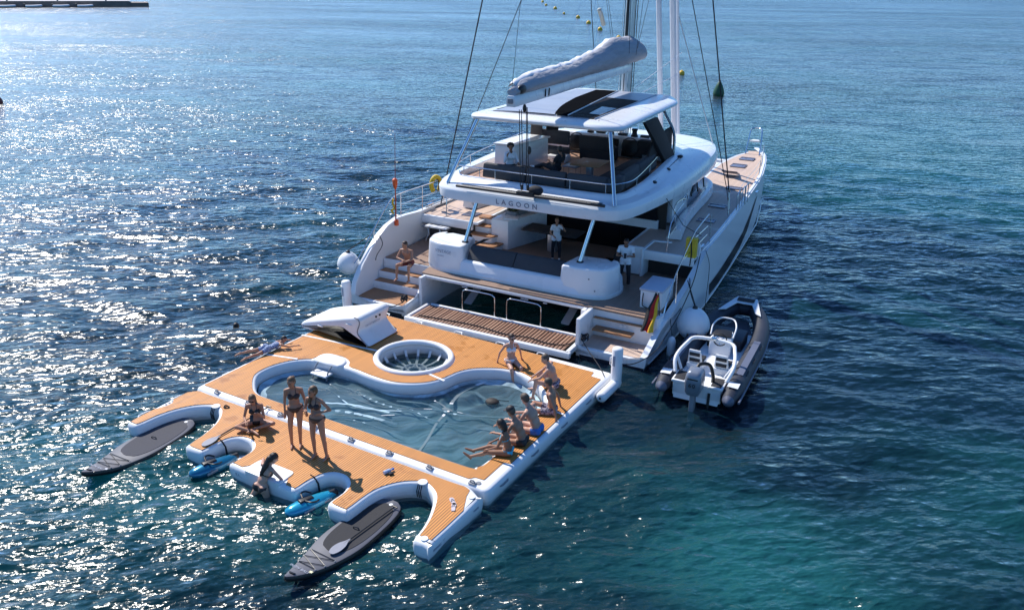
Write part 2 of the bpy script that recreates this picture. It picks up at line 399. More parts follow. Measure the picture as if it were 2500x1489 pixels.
def cleat_pad(x, y, rz, parent):
    o = MB().box((0, 0, .012), (.17, .10, .02)).tube([(-.06, 0, .03), (-.03, 0, .075), (.03, 0, .075), (.06, 0, .03)], .014).build('cleat', GREY, parent, .004)
    o.location = (x, y, ZD+.004); o.rotation_euler.z = rz; return o
pool_dock = thing('pool_pontoon', 'large white inflatable pontoon with orange teak-look deck around a netted sea pool', 'pool pontoon')
W_, L_ = 8.42, 6.13
outer = rpoly([(-.04, -.03), (W_, -.03), (W_+.02, L_), (-.08, L_)], .16)
pool = [(1.5, .60), (1.12, .86), (.78, 1.25), (.73, 1.64), (.82, 2.01), (1.0, 2.32), (1.3, 2.58), (1.75, 2.68), (2.28, 2.72), (2.7, 2.72),
        (3.23, 2.66), (3.82, 2.66), (4.26, 2.80), (4.67, 3.09), (4.92, 3.5), (5.05, 4.02), (5.26, 4.36), (5.62, 4.62), (5.95, 4.76),
        (6.35, 4.80), (6.84, 4.62), (7.2, 4.38), (7.5, 4.05), (7.66, 3.7), (7.74, 3.1), (7.77, 2.0), (7.78, .95), (7.70, .66), (7.4, .58), (5, .58), (3, .57), (2.0, .56)]
pool_s = cat(pool, 4, True)
jc, jr = (3.53, 4.13), 1.02
jac = [(jc[0]+jr*.93*math.cos(2*math.pi*k/48), jc[1]+jr*.93*math.sin(2*math.pi*k/48)) for k in range(48)]
pontoon(pool_dock, outer, [pool_s, jac])
# orange foam decking, set back from every edge
pad_out = rpoly([(.07, .17), (.62, .17), (7.85, .17), (7.93, .28), (8.14, .29), (8.15, 1.05), (8.30, 1.08), (8.30, 5.6), (8.0, 5.62), (7.98, 5.86), (6.6, 5.88), (6.58, 6.03), (.05, 6.03), (.05, 2.2), (.08, 2.19)], .03, 2)
pool_pad = offset(pool_s, -.085)
# the white entry step beside the pool
def bump_poly(poly):
    out = []
    for x, y in poly:
        if 1.28 < x < 2.4 and y > 2.5: y = max(y, 2.78+.42*math.sin(math.pi*(x-1.28)/1.12)**.5)
        out.append((x, y))
    return out
jac_pad = [(jc[0]+jr*1.10*math.cos(2*math.pi*k/48), jc[1]+jr*1.0*math.sin(2*math.pi*k/48)) for k in range(48)]
fill_poly(pad_out, [bump_poly(pool_pad), jac_pad], ZD+.004, 'foam_deck', EVA, pool_dock, .008)
# white seams between the deck sheets
for a, b in (((.06, 2.22), (.98, 2.45)), ((-.02, 3.66), (2.46, 3.95)), ((4.45, 3.55), (4.98, 3.45)), ((7.9, 3.52), (8.3, 3.5))):
    d = (Vector(b)-Vector(a)).normalized(); n_ = Vector((-d.y, d.x))*.035
    MB().prism([tuple(Vector(a)-n_), tuple(Vector(b)-n_), tuple(Vector(b)+n_), tuple(Vector(a)+n_)], ZD+.013, ZD+.0165).build('deck_seam', PVC, pool_dock)
# jacuzzi rim and its white webbing
MB().tube([(jc[0]+1.0*math.cos(2*math.pi*k/56), jc[1]+.97*math.sin(2*math.pi*k/56), ZD+.0) for k in range(56)], .085, 12, True).build('jacuzzi_rim', PVC, pool_dock, smooth=80)
web = mat('white_webbing', (.80, .82, .82), .7, bump=.3, bscale=80)
for k in range(16):
    a = 2*math.pi*k/16+.1; w = .085 if k % 8 else .13
    p = [(jc[0]+math.cos(a)*r, jc[1]+math.sin(a)*r*.96, z) for r, z in ((.93, .16), (.82, .01), (.6, -.03), (.32, -.035))]
    MB().ribbon(p, w*.8).build('web_strap', web, pool_dock)
rg = MB()
for r in (.33, .16): rg.tube([(jc[0]+r*math.cos(2*math.pi*k/30), jc[1]+r*math.sin(2*math.pi*k/30), -.03) for k in range(30)], .032, 6, True)
for k in range(6):
    a = 2*math.pi*k/6; rg.tube([(jc[0]+.33*math.cos(a), jc[1]+.33*math.sin(a), -.03), (jc[0]+.16*math.cos(a+.5), jc[1]+.16*math.sin(a+.5), -.03), (jc[0]+.33*math.cos(a+1), jc[1]+.33*math.sin(a+1), -.03)], .026, 6)
rg.build('web_ring', web, pool_dock)
# jacuzzi net skirt
def net_mat():
    m = bpy.data.materials.new('white_net'); m.use_nodes = True; t = NT(m)
    co = t.n('ShaderNodeTexCoord').outputs['Object']
    co = t.n('ShaderNodeVectorMath', {0: co, 1: t.n('ShaderNodeVectorMath', {0: t.n('ShaderNodeTexNoise', {0: co, 2: .45}).outputs['Color'], 1: (1.6, 1.6, 0)}, operation='MULTIPLY').outputs[0]}, operation='ADD').outputs[0]
    n = t.noise(t.n('ShaderNodeMapping', {0: co, 2: (0, 0, R(38)), 3: (2.6, .42, 1)}, vector_type='TEXTURE').outputs[0], 1.5, 5, .62)
    fac = t.math('ADD', .42, t.math('MULTIPLY', t.ramp(n, .38, .66), .50))
    d = t.n('ShaderNodeBsdfDiffuse', {0: (.50, .68, .77, 1)}).outputs[0]
    tr = t.n('ShaderNodeBsdfTransparent', {0: (1, 1, 1, 1)}).outputs[0]
    t.out(t.n('ShaderNodeMixShader', {0: fac, 1: tr, 2: d}).outputs[0]); return m
NET = net_mat()
# pool net: hangs from the pool edge and billows; fan-shaped folds where it is gathered at the middle
inner = [np.array(p) for p in offset(cat(pool, 6, True), .03)]
ctr = np.array([5.5, 2.75]); rings = []
for j, s in enumerate(np.linspace(1, 0.02, 26)):
    ring = []
    for i, p in enumerate(inner):
        q = ctr+(p-ctr)*s; ang = math.atan2(*(p-ctr)[::-1])
        fold = .10*math.sin(7*ang+5.5*s)+.07*math.sin(11*ang-8*s+1)+.05*math.sin(5*q[0]+7*q[1])+.03*math.sin(11*q[0]-6*q[1])
        dep = .05-.20*(1-s)**.5*(1 if s > .15 else (s/.15)**.8*.6+.4)
        ring.append((q[0], q[1], min(dep+fold*1.1*min(1, (1-s)*5)*s**1.3, -.022 if s < .95 else .05)))
    rings.append(ring)
MB().loft(rings, True, False).build('pool_net', NET, pool_dock, smooth=80)
def on_net(pts): return [(x, y, .004-.05*math.sin(math.pi*k/max(1, len(pts)-1))) for k, (x, y) in enumerate(pts)]
for pts, w in (([(6.12, .62), (5.9, 1.4), (5.66, 2.1), (5.6, 2.55)], .06), ([(5.45, 3.05), (5.33, 3.4), (5.3, 3.9), (5.55, 4.55)], .09), ([(5.62, 2.7), (5.3, 2.95), (5.0, 2.98)], .05),
               ([(5.2, 2.6), (4.0, 2.1), (2.9, 2.15), (2.2, 2.3)], .016), ([(5.8, 2.8), (6.6, 3.0), (7.3, 2.9)], .016), ([(4.6, 1.9), (3.6, 1.35), (2.3, .8)], .018)):
    MB().ribbon(on_net(cat(pts, 6)), w).build('net_strap', web, pool_dock)
for k, pts in enumerate(([(1.5, 1.9), (2.4, 2.05), (3.4, 1.75), (4.3, 2.0), (5.3, 2.6)], [(2.1, .75), (2.5, 1.3), (3.3, 1.75), (4.4, 1.95)], [(2.6, .7), (3.0, 1.2), (3.8, 1.5), (4.9, 1.6)], [(3.1, .7), (3.4, 1.05), (4.2, 1.25), (5.4, 1.2)], [(4.2, 2.5), (4.9, 2.75), (5.8, 2.7), (6.9, 3.2), (7.5, 3.4)],
        [(5.6, 3.9), (6.2, 3.7), (7.0, 3.9), (7.5, 3.8)], [(4.0, 2.3), (4.7, 2.35), (5.6, 2.2), (7.0, 2.5), (7.7, 2.4)], [(2.0, 2.4), (3.0, 2.35), (3.8, 2.2), (4.6, 2.2)])):
    MB().ribbon([(x, y, -.012-.006*math.sin(3*j)) for j, (x, y) in enumerate(cat(pts, 7))], .035+.03*(k % 3)).build('net_fold', NET, pool_dock)
MB().ball((5.5, 2.82, -.03), (.16, .07, .02), 12, 6).build('net_knot', web, pool_dock)
# entry step, ladder and handles
st = cat([(1.36, 2.62), (1.34, 2.95), (1.5, 3.13), (1.9, 3.15), (2.18, 3.02), (2.27, 2.78), (2.2, 2.62)], 4)
MB().loft([[(x, y, ZD-.01) for x, y in offset(st, .0)], [(x, y, ZD+.035) for x, y in offset(st, .02)], [(x, y, ZD+.045) for x, y in offset(st, .07)]]).build('entry_step', PVC, pool_dock, smooth=60)
MB().box((1.78, 2.47, .12), (.52, .30, .05)).box((1.78, 2.35, -.06), (.5, .22, .05)).build('ladder_tread', PVC, pool_dock, .012)
MB().tube([(1.55, 2.62, ZD), (1.55, 2.45, .2), (1.55, 2.30, -.2)], .018).build('ladder_rail', GREY, pool_dock); MB().tube([(2.02, 2.62, ZD), (2.02, 2.45, .2), (2.02, 2.3, -.2)], .018).build('ladder_rail', GREY, pool_dock)
for k, x in enumerate((.5, 1.55, 2.6, 3.65, 4.7, 5.75, 6.8, 7.85)):
    cleat_pad(x+.15, .07, R(8*(k % 3)-8), pool_dock)
for x in (1.0, 2.2, 3.6, 5.0, 6.3): # D-ring handles along the edge by the yacht
    MB().tube([(x-.13, L_-.02, ZD-.02), (x-.11, L_+.05, ZD+.0), (x+.11, L_+.05, ZD+.0), (x+.13, L_-.02, ZD-.02)], .016).build('grab_handle', PVC, pool_dock)
for y in (.6, 1.9, 3.3, 4.6): MB().tube([(W_, y-.16, .2), (W_+.035, y-.1, .2), (W_+.035, y+.1, .2), (W_, y+.16, .2)], .014).build('grab_handle', GREY, pool_dock)
for y in (1.0, 2.4, 3.3): MB().tube([(-.06, y-.16, .24), (-.11, y-.1, .25), (-.11, y+.1, .25), (-.06, y+.16, .24)], .014).build('grab_handle', PVC, pool_dock)
MB().lathe([(.03, 0), (.055, .004), (.055, .014), (.02, .018)], (8.1, .14, ZD)).build('air_valve', GREY, pool_dock)
# elbow-shaped fender columns at the yacht-side corners
for x, y, dx, hh in ((8.6, 5.85, .06, 1.2), (-.33, 5.95, -.06, 1.2)):
    c = thing('fender_column', 'white inflatable elbow column at the right rear pontoon corner' if x > 1 else 'white inflatable column standing behind the slide at the left rear corner', 'fender column')
    MB().tube([(x, y, .12), (x, y, .3), (x, y, hh-.06), (x, y, hh-.02), (x, y, hh)], [.125, .14, .14, .12, .06], 18).build('column', PVC, c, smooth=60)
    MB().tube([(x, y-.95, .2), (x, y-.93, .2), (x, y-.88, .2), (x, y, .2), (x, y+.1, .2)], [.06, .11, .135, .135, .12], 18).build('arm', PVC, c, smooth=60)
    MB().lathe([(.02, 0), (.03, -.012), (.01, -.014)], (x, y-.95, .2), 12, 'Y').build('air_valve', BLK, c)
    MB().box((x-.03, y-.14, hh*.72), (.07, .012, .28)).build('label_patch', PVCG, c, .004)
    MB().tube([(x-.14, y, hh*.55), (x-.19, y, hh*.58), (x-.19, y, hh*.72), (x-.14, y, hh*.75)], .014).build('grab_handle', PVC, c)
# ---------------------------------------------------------------- front pontoon with board bays
bay = thing('board_pontoon', 'white comb-shaped inflatable pontoon with four scooped bays and orange deck', 'dock')
o2 = [(.02, -.20), (-.04, -.27), (-.04, -.6), (-.03, -1.0), (.0, -1.83), (.07, -1.97), (.31, -1.98), (.39, -1.86), (.42, -1.5), (.48, -1.2), (.59, -.93), (.77, -.67), (1.0, -.50), (1.17, -.46), (1.36, -.52), (1.58, -.74),
      (1.75, -1.04), (1.87, -1.46), (1.92, -1.82), (2.0, -1.97), (2.40, -1.97), (2.5, -1.88), (2.52, -1.5), (2.59, -1.25), (2.75, -1.12), (3.0, -1.11), (3.18, -1.22), (3.28, -1.4), (3.28, -1.8),
      (3.36, -1.96), (4.3, -1.98), (5.06, -1.97), (5.17, -1.88), (5.19, -1.6), (5.25, -1.3), (5.4, -1.12), (5.65, -1.1), (5.87, -1.26), (5.95, -1.5), (5.94, -1.82), (6.02, -1.96), (6.4, -1.97),
      (6.49, -1.88), (6.51, -1.3), (6.60, -.96), (6.82, -.65), (7.13, -.46), (7.37, -.53), (7.6, -.73), (7.83, -1.2), (7.95, -1.6), (8.0, -1.9), (8.08, -1.98), (8.33, -1.97), (8.41, -1.86), (8.41, -.30), (8.32, -.20), (8.0, -.03), (7.6, -.03), (6, -.03), (4, -.03), (2, -.03), (.6, -.03), (.2, -.03)]
o2s = cat(o2, 3, True)
pontoon(bay, o2s, [])
pad2 = []
for x, y in offset(o2s, .085):
    if x < .3 and -1.0 < y < -.72: x = max(x, .17)
    if y < -1.6 and (3.72 < x < 4.78): y = max(y, -1.48)
    if x > 8.1 and y > -.42: x, y = min(x, 8.14), min(y, -.36)
    if x > 8.0 and y < -1.75: y = max(y, -1.80)
    pad2.append((x, y))
fill_poly(pad2, [], ZD+.004, 'foam_deck', EVA, bay, .008)
tray = rpoly([(3.75, -1.99), (4.74, -1.99), (4.72, -1.5), (3.78, -1.5)], .1)
MB().loft([[(x, y, .20) for x, y in tray], [(x, y, ZD+.03) for x, y in tray], [(x, y, ZD+.036) for x, y in offset(tray, .05)]]).build('boarding_step', PVC, bay, smooth=50)
MB().lathe([(.02, 0), (.07, .003), (.07, .02), (.02, .024)], (8.2, -1.84, ZD), 16).build('air_valve', PVC, bay)
MB().lathe([(.02, 0), (.07, .003), (.07, .02), (.02, .024)], (8.24, -.33, ZD), 16).build('air_valve', PVC, bay)
for k in range(3): MB().lathe([(.005, 0), (.028, .002), (.028, .006), (.005, .007)], (.10, -.78-.09*k, ZD+.006), 10).build('press_stud', GREY, bay)
for y in (-.55, -1.45): MB().tube([(-.03, y-.18, .26), (-.09, y-.12, .28), (-.09, y+.12, .28), (-.03, y+.18, .26)], .013).build('grab_handle', PVC, bay)
for x, y, s in ((1.17, -.45, 1), (7.13, -.45, 1)):
    MB().lathe([(.02, 0), (.10, .002), (.10, .02), (.02, .028)], (x, y+.03, ZD+.004), 16).build('lashing_patch', PVC, bay)
    for k in range(3):
        MB().tube([(x-.05+.045*k, y+.07, ZD+.02), (x-.05+.045*k, y-.05, ZD-.0), (x-.05+.045*k, y-.11, .2), (x-.05+.045*k, y-.09, .05)], .012, 6).build('lashing', ROPE, bay)
for x, y in ((2.55, -1.42), (5.22, -1.42)):
    MB().ribbon([(x-.18, y+.02, ZD+.012), (x-.06, y, ZD+.01), (x+.04, y, ZD-.1), (x+.06, y, .02)], .05, .01, (0, 1, 0)).build('tie_strap', ROPE, bay)
    MB().loft([[(x+dx_, y_, z) for dx_, y_ in ((.1, -1.25), (.35, -1.14), (.6, -1.25), (.66, -1.6), (.1, -1.6))] for z in (-.06, -.02)]).build('bay_floor', PVC, bay, .01)
text_mesh('edge_lettering', 'YACHTBEACH', .125, PVCG, bay, frame((8.414, -1.12, .17), (0, 1, 0), (0, 0, 1)), 1.15)
MB().box((8.411, -1.73, .17), (.006, .26, .05)).build('label_patch', PVCG, bay)
MB().box((8.411, -.45, .18), (.006, .2, .05)).build('label_patch', PVCG, bay)
text_mesh('edge_lettering', 'YACHT', .10, PVCG, bay, frame((3.66, -1.975, .16), (1, 0, 0), (0, 0, 1)), 1.1)
# ---------------------------------------------------------------- slide
slide = thing('inflatable_slide', 'white inflatable slide with arched underside standing on the rear left of the pontoon', 'slide')
prof = cat([(-.34, .44), (-.30, .54), (-.05, .65), (.74, .88), (1.55, 1.11), (1.76, 1.16), (1.87, 1.10), (1.89, 1.0), (1.82, .84), (1.80, .72), (1.90, .60), (2.14, .40), (2.10, .345), (1.98, .345),
       (1.75, .42), (1.40, .62), (1.20, .675), (1.02, .655), (.82, .53), (.5, .42), (.1, .365), (-.25, .345)], 3, True)
ys = [3.82, 3.835, 3.88, 3.95, 5.0, 5.07, 5.12, 5.135]; ins = [.10, .05, .015, 0, 0, .015, .05, .10]
mb = MB(); ringz = []
for y, d in zip(ys, ins): ringz.append([(p[0], y+.12, p[1]+.012) for p in offset(prof, d*.8)])
mb.loft(ringz); so = mb.build('slide_body', PVC, slide, smooth=50)
MB().tube(cat([(1.72, 3.93, 1.16), (1.86, 3.925, 1.12), (1.89, 3.92, 1.0), (1.80, 3.92, .74), (1.93, 3.92, .57), (2.14, 3.93, .40)], 4), .016, 6).build('edge_cord', GREY, slide)
for x, z in ((.45, .62), (1.5, .90)): MB().box((x, 3.925, z), (.2, .03, .035)).build('grab_handle', PVC, slide, .01)
for y in (4.62, 4.78): MB().lathe([(.005, 0), (.03, 0), (.03, .02), (.005, .025)], (1.89, y, .98), 12, 'X').build('air_valve', BLK, slide)
text_mesh('side_lettering', 'YACHTBEACH', .09, PVCG, slide, frame((.02, 3.925, .50), (1, 0, .12), (0, 0, 1)), 1.1)
MB().tube([(-.235+.05*math.cos(2*math.pi*k/16), 3.935, .47+.05*math.sin(2*math.pi*k/16)) for k in range(16)], .008, 6, True).build('round_logo', PVCG, slide)
text_mesh('rear_lettering', 'YACHTBEACH', .09, PVCG, slide, frame((1.845, 4.52, .82), (0, 1, 0), (.1, 0, 1)), 1.1)
# ================================================================ catamaran
YL, YR = (4.003, 6.971, 0), 0.04719
yacht = thing('sailing_catamaran', 'big white sailing catamaran with flybridge, hardtop and folded grey sail, stern to the pontoon', 'catamaran', YL, YR)
def yw(x, y, z):
    """yacht coordinates to world"""
    return (YL[0]+x*math.cos(YR)-y*math.sin(YR), YL[1]+x*math.sin(YR)+y*math.cos(YR), z)
def P(mb, name, m, **k): return mb.build(name, m, yacht, **k)
interp = lambda y, xs, vs: float(np.interp(y, xs, vs))
SY = [0, .1, .5, 1, 1.5, 2, 2.6, 3.2, 4, 5, 6, 7, 8.5, 10, 11.5, 13, 14.5, 16, 17.5, 18.7, 19.7, 20.5, 21.0, 21.3]
XO = lambda y: interp(y, [0, 3, 5, 6.7, 9.3, 11.9, 15.4, 18.3, 19.9, 20.8, 21.3], [4.88, 5.0, 5.05, 5.0, 4.87, 4.72, 4.50, 4.07, 3.72, 3.35, 3.06])
XI = lambda y: interp(y, [0, 3, 6, 10, 14, 17, 19.5, 20.8, 21.3], [2.82, 2.78, 2.72, 2.55, 2.30, 2.08, 2.35, 2.75, 3.0])
ZS = lambda y: interp(y, [0, .1, .5, 1.0, 1.5, 2.0, 2.6, 3.2, 3.8, 10, 21.3], [.42, .78, 1.22, 1.62, 1.92, 2.13, 2.24, 2.2, 2.12, 2.10, 2.22])
ZI = lambda y: interp(y, [0, .75, 1.7, 2.6, 4.1, 4.4, 21.3], [.40, .50, 1.12, 1.12, 1.12, 1.95, 2.10])
def hull_mat():
    m = bpy.data.materials.new('hull_white'); m.use_nodes = True; t = NT(m); co = t.n('ShaderNodeTexCoord').outputs['Object']
    z = t.n('ShaderNodeSeparateXYZ', {0: co}).outputs['Z']; nz = t.noise(co, 1.2, 5, .6)
    c = t.mix(nz, (.77, .785, .80, 1), (.82, .825, .83, 1)); st = t.math('MULTIPLY', t.ramp(z, .42, .10), t.ramp(t.noise(t.n('ShaderNodeMapping', {0: co, 3: (6, 6, .7)}).outputs[0], 1.5, 5, .65), .42, .7))
    c = t.mix(t.math('MULTIPLY', st, .45), c, (.50, .50, .44, 1)); c = t.mix(t.math('LESS_THAN', z, .09), c, (.012, .016, .03, 1))     # scum line and dark bottom paint
    t.out(t.n('ShaderNodeBsdfPrincipled', {'Base Color': c, 'Roughness': .3, 'Coat Weight': .12}).outputs[0]); return m
HULLM = hull_mat()
ZSP = ZS
ZSS = lambda y: interp(y, [0, .3, .7, 1.1, 1.9, 2.6, 3.3, 4.1, 4.45, 10, 21.3], [.40, .52, .72, .90, 1.08, 1.27, 1.45, 1.75, 2.11, 2.10, 2.22])
for s in (-1, 1):
    ZS = ZSP if s < 0 else ZSS
    rings = []
    for y in SY:
        o, i, zs, zi = XO(y), XI(y), ZS(y), ZI(y); c = (o+i)/2; ow = o-.02; fl = 1-.25*max(0, (y-15)/6.3)
        wo = c+(o-c)*fl*.97; wi = c-(c-i)*fl*.9
        rings.append([(s*x, y, z) for x, z in ((i, zi), (i+.01, zi-.25), (wi, .25), (wi+.1, -.15), (c-.18*fl, -.55), (c+.18*fl, -.55), (wo-.1, -.15), (wo, .12), (wo+.03*fl, .3), (o, min(zs-.05, .9)), (o, max(zs-.30, .35)), (o, zs), (o-.17, zs), (o-.18, max(zs-.06, .3)))])
    P(MB().loft(rings, False, False).loft([rings[0], [(s*3.8, 0, .1)]*14], False, False), 'hull', HULLM, smooth=28)
    # inner faces of the stern wings and bulwark
    mb = MB(); strip = []
    for y in SY[:10]: strip.append([(s*(XO(y)-.17), y, ZS(y)), (s*(XO(y)-.19), y, min(.2, ZS(y)))])
    P(mb.loft(strip, False, False), 'wing_wall', HULLM, smooth=40)
    # dark hull window strip, real glass set into the topsides
    top = [(5.6, .70), (7, .70), (9, .74), (11.3, .86), (13, 1.25), (13.9, 1.55), (14.3, 1.62)]; bot = [(5.75, .28), (7, .24), (9, .24), (11, .34), (12.5, .62), (13.6, 1.15), (14.3, 1.60)]
    strip = []
    for (y0, z0), (y1, z1) in zip(top, bot):
        a = []
        for y, z in ((y0, z0), (y1, z1)):
            c = (XO(y)+XI(y))/2; wo = c+(XO(y)-c)*.97; xx = float(np.interp(z, [.12, .3, .9, 2], [wo, wo+.03, XO(y), XO(y)]))+.012
            a.append((s*xx, y, z))
        strip.append(a)
    P(MB().loft(strip, False, False), 'hull_window', HULLG, smooth=40)
    # hull rub line below the window
    P(MB().tube([(s*(XO(y)+.0), y, .16) for y in np.arange(.2, 20, .8)], .022, 6), 'rubbing_strake', GEL)
    # side deck with pale teak
    dk = []; tk = []
    for y in [4.1, 5, 6, 7, 8.5, 10, 11.5, 13, 14.5, 16, 17.5, 18.7, 19.7, 20.5, 20.95]:
        z = 2.0+.09*max(0, (y-10)/11); a, b = XI(y)+.02, XO(y)-.15
        inn = a if y > 12.5 else min(a, 2.6)
        dk.append([(s*inn, y, z), (s*b, y, z), (s*b, y, z-.08), (s*inn, y, z-.08)])
        lo = inn+.10; hi = b-.04
        if y > 20.6: lo, hi = (a+b)/2-.28, (a+b)/2+.28
        tk.append([(s*lo, y+.06 if y < 5 else y, z+.006), (s*hi, y+.06 if y < 5 else y, z+.006)])
    P(MB().loft(dk), 'side_deck', GEL, smooth=30)
    P(MB().loft(tk, False, False), 'deck_teak', TEAK, smooth=30)
    # aft step of the side deck over the cockpit
    P(MB().box((s*3.83, 4.12, 1.86), (2.05, .10, .30)), 'deck_edge', GEL, bevel=.03)
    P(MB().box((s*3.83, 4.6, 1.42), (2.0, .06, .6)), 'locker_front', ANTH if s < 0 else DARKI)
    # toe rail
    P(MB().tube([(s*(XO(y)-.07), y, ZS(y)+.02) for y in np.arange(4.5, 21.0, .9)], .02, 6), 'toe_rail', GEL)
    # stern platform, steps and treads
    zp = .31
    P(MB().box((s*3.84, .62, .16), (1.98, 1.22, .28)), 'stern_platform', GEL, bevel=.03)
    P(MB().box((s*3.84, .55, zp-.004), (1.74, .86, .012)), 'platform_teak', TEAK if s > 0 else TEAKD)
    if s < 0:
        for k, (y0, z1) in enumerate(((.98, .56), (1.30, .80), (1.62, 1.13))):
            x0 = -2.9+.06*k; x1 = -4.74; cx, w = (x0+x1)/2, x0-x1
            P(MB().box((cx, y0+.4, z1/2+.05), (w, .8, z1-.1)), 'stair_riser', GEL, bevel=.012)
            if k < 2: P(MB().box((cx, y0+.17, z1+.006), (w-.1, .30, .02)), 'stair_tread', TEAKD, bevel=.004)
        sr = [(-2.80, 0.02, .34), (-2.80, .75, .40), (-2.80, 1.25, .78), (-2.80, 1.72, 1.13), (-2.80, 2.2, 1.14)]
        P(MB().loft([[(x, y, z), (x-.17, y, z), (x-.17, y, .0), (x+.01, y, 0)] for x, y, z in sr]), 'stair_stringer', GEL, bevel=.02)
    else:
        P(MB().box((3.84, 1.26, .72), (1.98, .5, .84)), 'stair_riser', GEL, bevel=.012)
        P(MB().box((3.84, .99, .87), (1.72, .20, .03)), 'stair_tread', TEAKD, bevel=.006)
        P(MB().box((3.60, .86, .585), (1.15, .34, .05)), 'stair_tread', TEAKD, bevel=.01)
        P(MB().box((2.88, .60, .62), (.12, 1.2, 1.02)), 'stair_stringer', GEL, bevel=.03)
        for x in (3.78, 3.9): P(MB().lathe([(.01, 0), (.055, 0), (.05, -.03), (.01, -.04)], (x, 1.0, .74), 14, 'Y'), 'step_light', PVC)
# bridge deck, garage and cockpit floor
P(MB().box((0, 8.3, .78), (5.4, 8.2, .62)), 'bridge_deck', GEL, bevel=.05)
P(MB().box((0, 4.25, .25), (5.5, .1, 1.7)), 'garage_bulkhead', DARKI)  # carried down below the waterline to shut light out of the garage
for s in (-1, 1): P(MB().box((s*2.72, 2.5, .25), (.1, 3.6, 1.7)), 'garage_side', GEL)  # sides deepened under water likewise, to block light
P(MB().box((0, 2.75, 1.07), (5.56, 3.4, .09)), 'cockpit_floor', GEL, bevel=.02)
fl = rpoly([(-2.86, 1.02), (2.86, .96), (4.72, .92), (4.72, 6.4), (-4.72, 6.4), (-4.72, 1.66), (-2.95, 1.66)], .05, 2)
P(MB().prism(fl, 1.10, 1.15), 'cockpit_teak', planks('shaded_cockpit_teak', (.27, .175, .125), (.13, .08, .055), .06, .10))  # deck teak made darker, the cockpit shade is put into its colour
P(MB().box((0, 1.0, 1.06), (5.6, .10, .085)), 'garage_lintel', GEL, bevel=.01)
for x, w in ((-1.25, .2), (.78, .24), (1.45, .12)): P(MB().box((x, .93, .985), (w, .03, .012)), 'lintel_light', PVC)
# hydraulic platform with wooden slats
zg = .34
for c, d in (((.25, -.57, zg-.07), (5.36, .14, .17)), ((.25, .66, zg-.05), (5.1, .10, .12)), ((-2.38, .03, zg-.06), (.10, 1.2, .15)), ((2.82, .03, zg-.06), (.12, 1.2, .15))):
    P(MB().box(c, d), 'platform_frame', GEL, bevel=.02)
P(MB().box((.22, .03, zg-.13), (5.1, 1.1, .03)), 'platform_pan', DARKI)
sl = None
for k in range(46):
    x = -2.24+k*.108
    if sl is None: sl = P(MB().box((0, 0, 0), (.068, 1.06, .035)), 'slat', TEAKW, bevel=.004); sl.location = (x, .03, zg-.03)
    else: copy_part(sl, (x, .03, zg-.03+.004*math.sin(k*2.3)))
for x0 in (-1.21, .31): P(MB().tube(cat([(x0, .72, zg-.05), (x0, .72, .86), (x0+.06, .72, .97), (x0+.2, .72, 1.0), (x0+.9, .72, 1.0), (x0+1.05, .72, .97), (x0+1.11, .72, .86), (x0+1.11, .72, zg-.05)], 4), .017, 8), 'hoop_rail', STEEL)
P(MB().tube(cat([(-2.1, -.33, zg+.01), (-1.2, -.24, zg+.01), (-.2, -.18, zg+.01), (.8, -.3, zg+.01), (1.5, -.2, zg+.02), (2.1, -.28, zg+.01), (2.6, -.15, zg+.02), (2.74, .2, zg+.03)], 8), .016, 6), 'platform_rope', ROPE)
for x in (-1.35, 1.95): P(MB().loft([[(x-.12+d*.2, 1.2, .35-d*.2), (x+.12+d*.2, 1.2, .35-d*.2), (x+.1+d*.5, 2.4, .9), (x-.1+d*.5, 2.4, .9)] for d in (0, .2)]), 'lift_arm', GREY, bevel=.02)
# stern bench: two rounded pods joined by a low back with charcoal cushions
b0 = rpoly([(-3.02, 1.62), (-2.45, 1.42), (2.45, 1.40), (3.05, 1.62), (3.26, 2.3), (3.10, 2.95), (-3.10, 2.95), (-3.24, 2.3)], .34, 6)
ring = lambda d, z, k=0: [(x, y+k, z) for x, y in offset(b0, d)]
body = MB().loft([ring(-.02, 1.15), ring(-.02, 1.24), ring(0, 1.26), ring(.03, 1.54), ring(.07, 1.60, .01), ring(.14, 1.62, .03)])
P(body, 'stern_bench', GEL, smooth=40)
for s in (-1, 1):
    pod = rpoly([(s*1.58, 1.41), (s*2.45, 1.405), (s*3.05, 1.61), (s*3.26, 2.3), (s*3.02, 2.75), (s*1.72, 2.6)], .22, 6)
    if s < 0: pod = pod[::-1]
    q = lambda d, z, k=0: [(x-s*(0 if abs(x) > 2 else k*.6), y, z) for x, y in offset(pod, d)]
    P(MB().loft([q(.0, 1.27), q(.025, 1.6), q(.05, 1.95), q(.06, 2.0), q(.08, 2.03), q(.13, 2.045)]), 'bench_pod', GEL, smooth=45)
    P(MB().loft([[(s*(2.86-a), 2.72-b, 2.046), (s*(2.50-a), 2.74-b, 2.046), (s*(2.86-a), 2.44-b, 2.046)] for a, b in ((0, 0), (.01, .01))]), 'corner_vent', GREY)
for x0, x1 in ((-1.56, .02), (.035, 1.62)):
    P(MB().loft([[(x, 1.62, 1.60), (x, 1.58, 1.64), (x, 1.84, 1.97), (x, 1.92, 2.0), (x, 2.02, 1.98), (x, 2.06, 1.6)] for x in (x0, x1)]), 'backrest_cushion', ANTH, bevel=.03)
P(MB().loft([[(-1.6+a, 1.95, 1.98), (-1.3, 2.2, 2.16), (-1.2, 2.5, 2.1), (-1.6+a, 2.4, 1.95)] for a in (0, .12)]), 'bolster', ANTH2, bevel=.03)
P(MB().box((.0, 2.35, 1.5), (3.2, .7, .16)), 'seat_cushion', ANTH2, bevel=.05)
text_mesh('small_lettering', 'VINTAGE', .15, PVCG, yacht, frame((-2.32, 1.425, 1.80), (1, -.10, 0), (0, .12, 1)), 1.0)
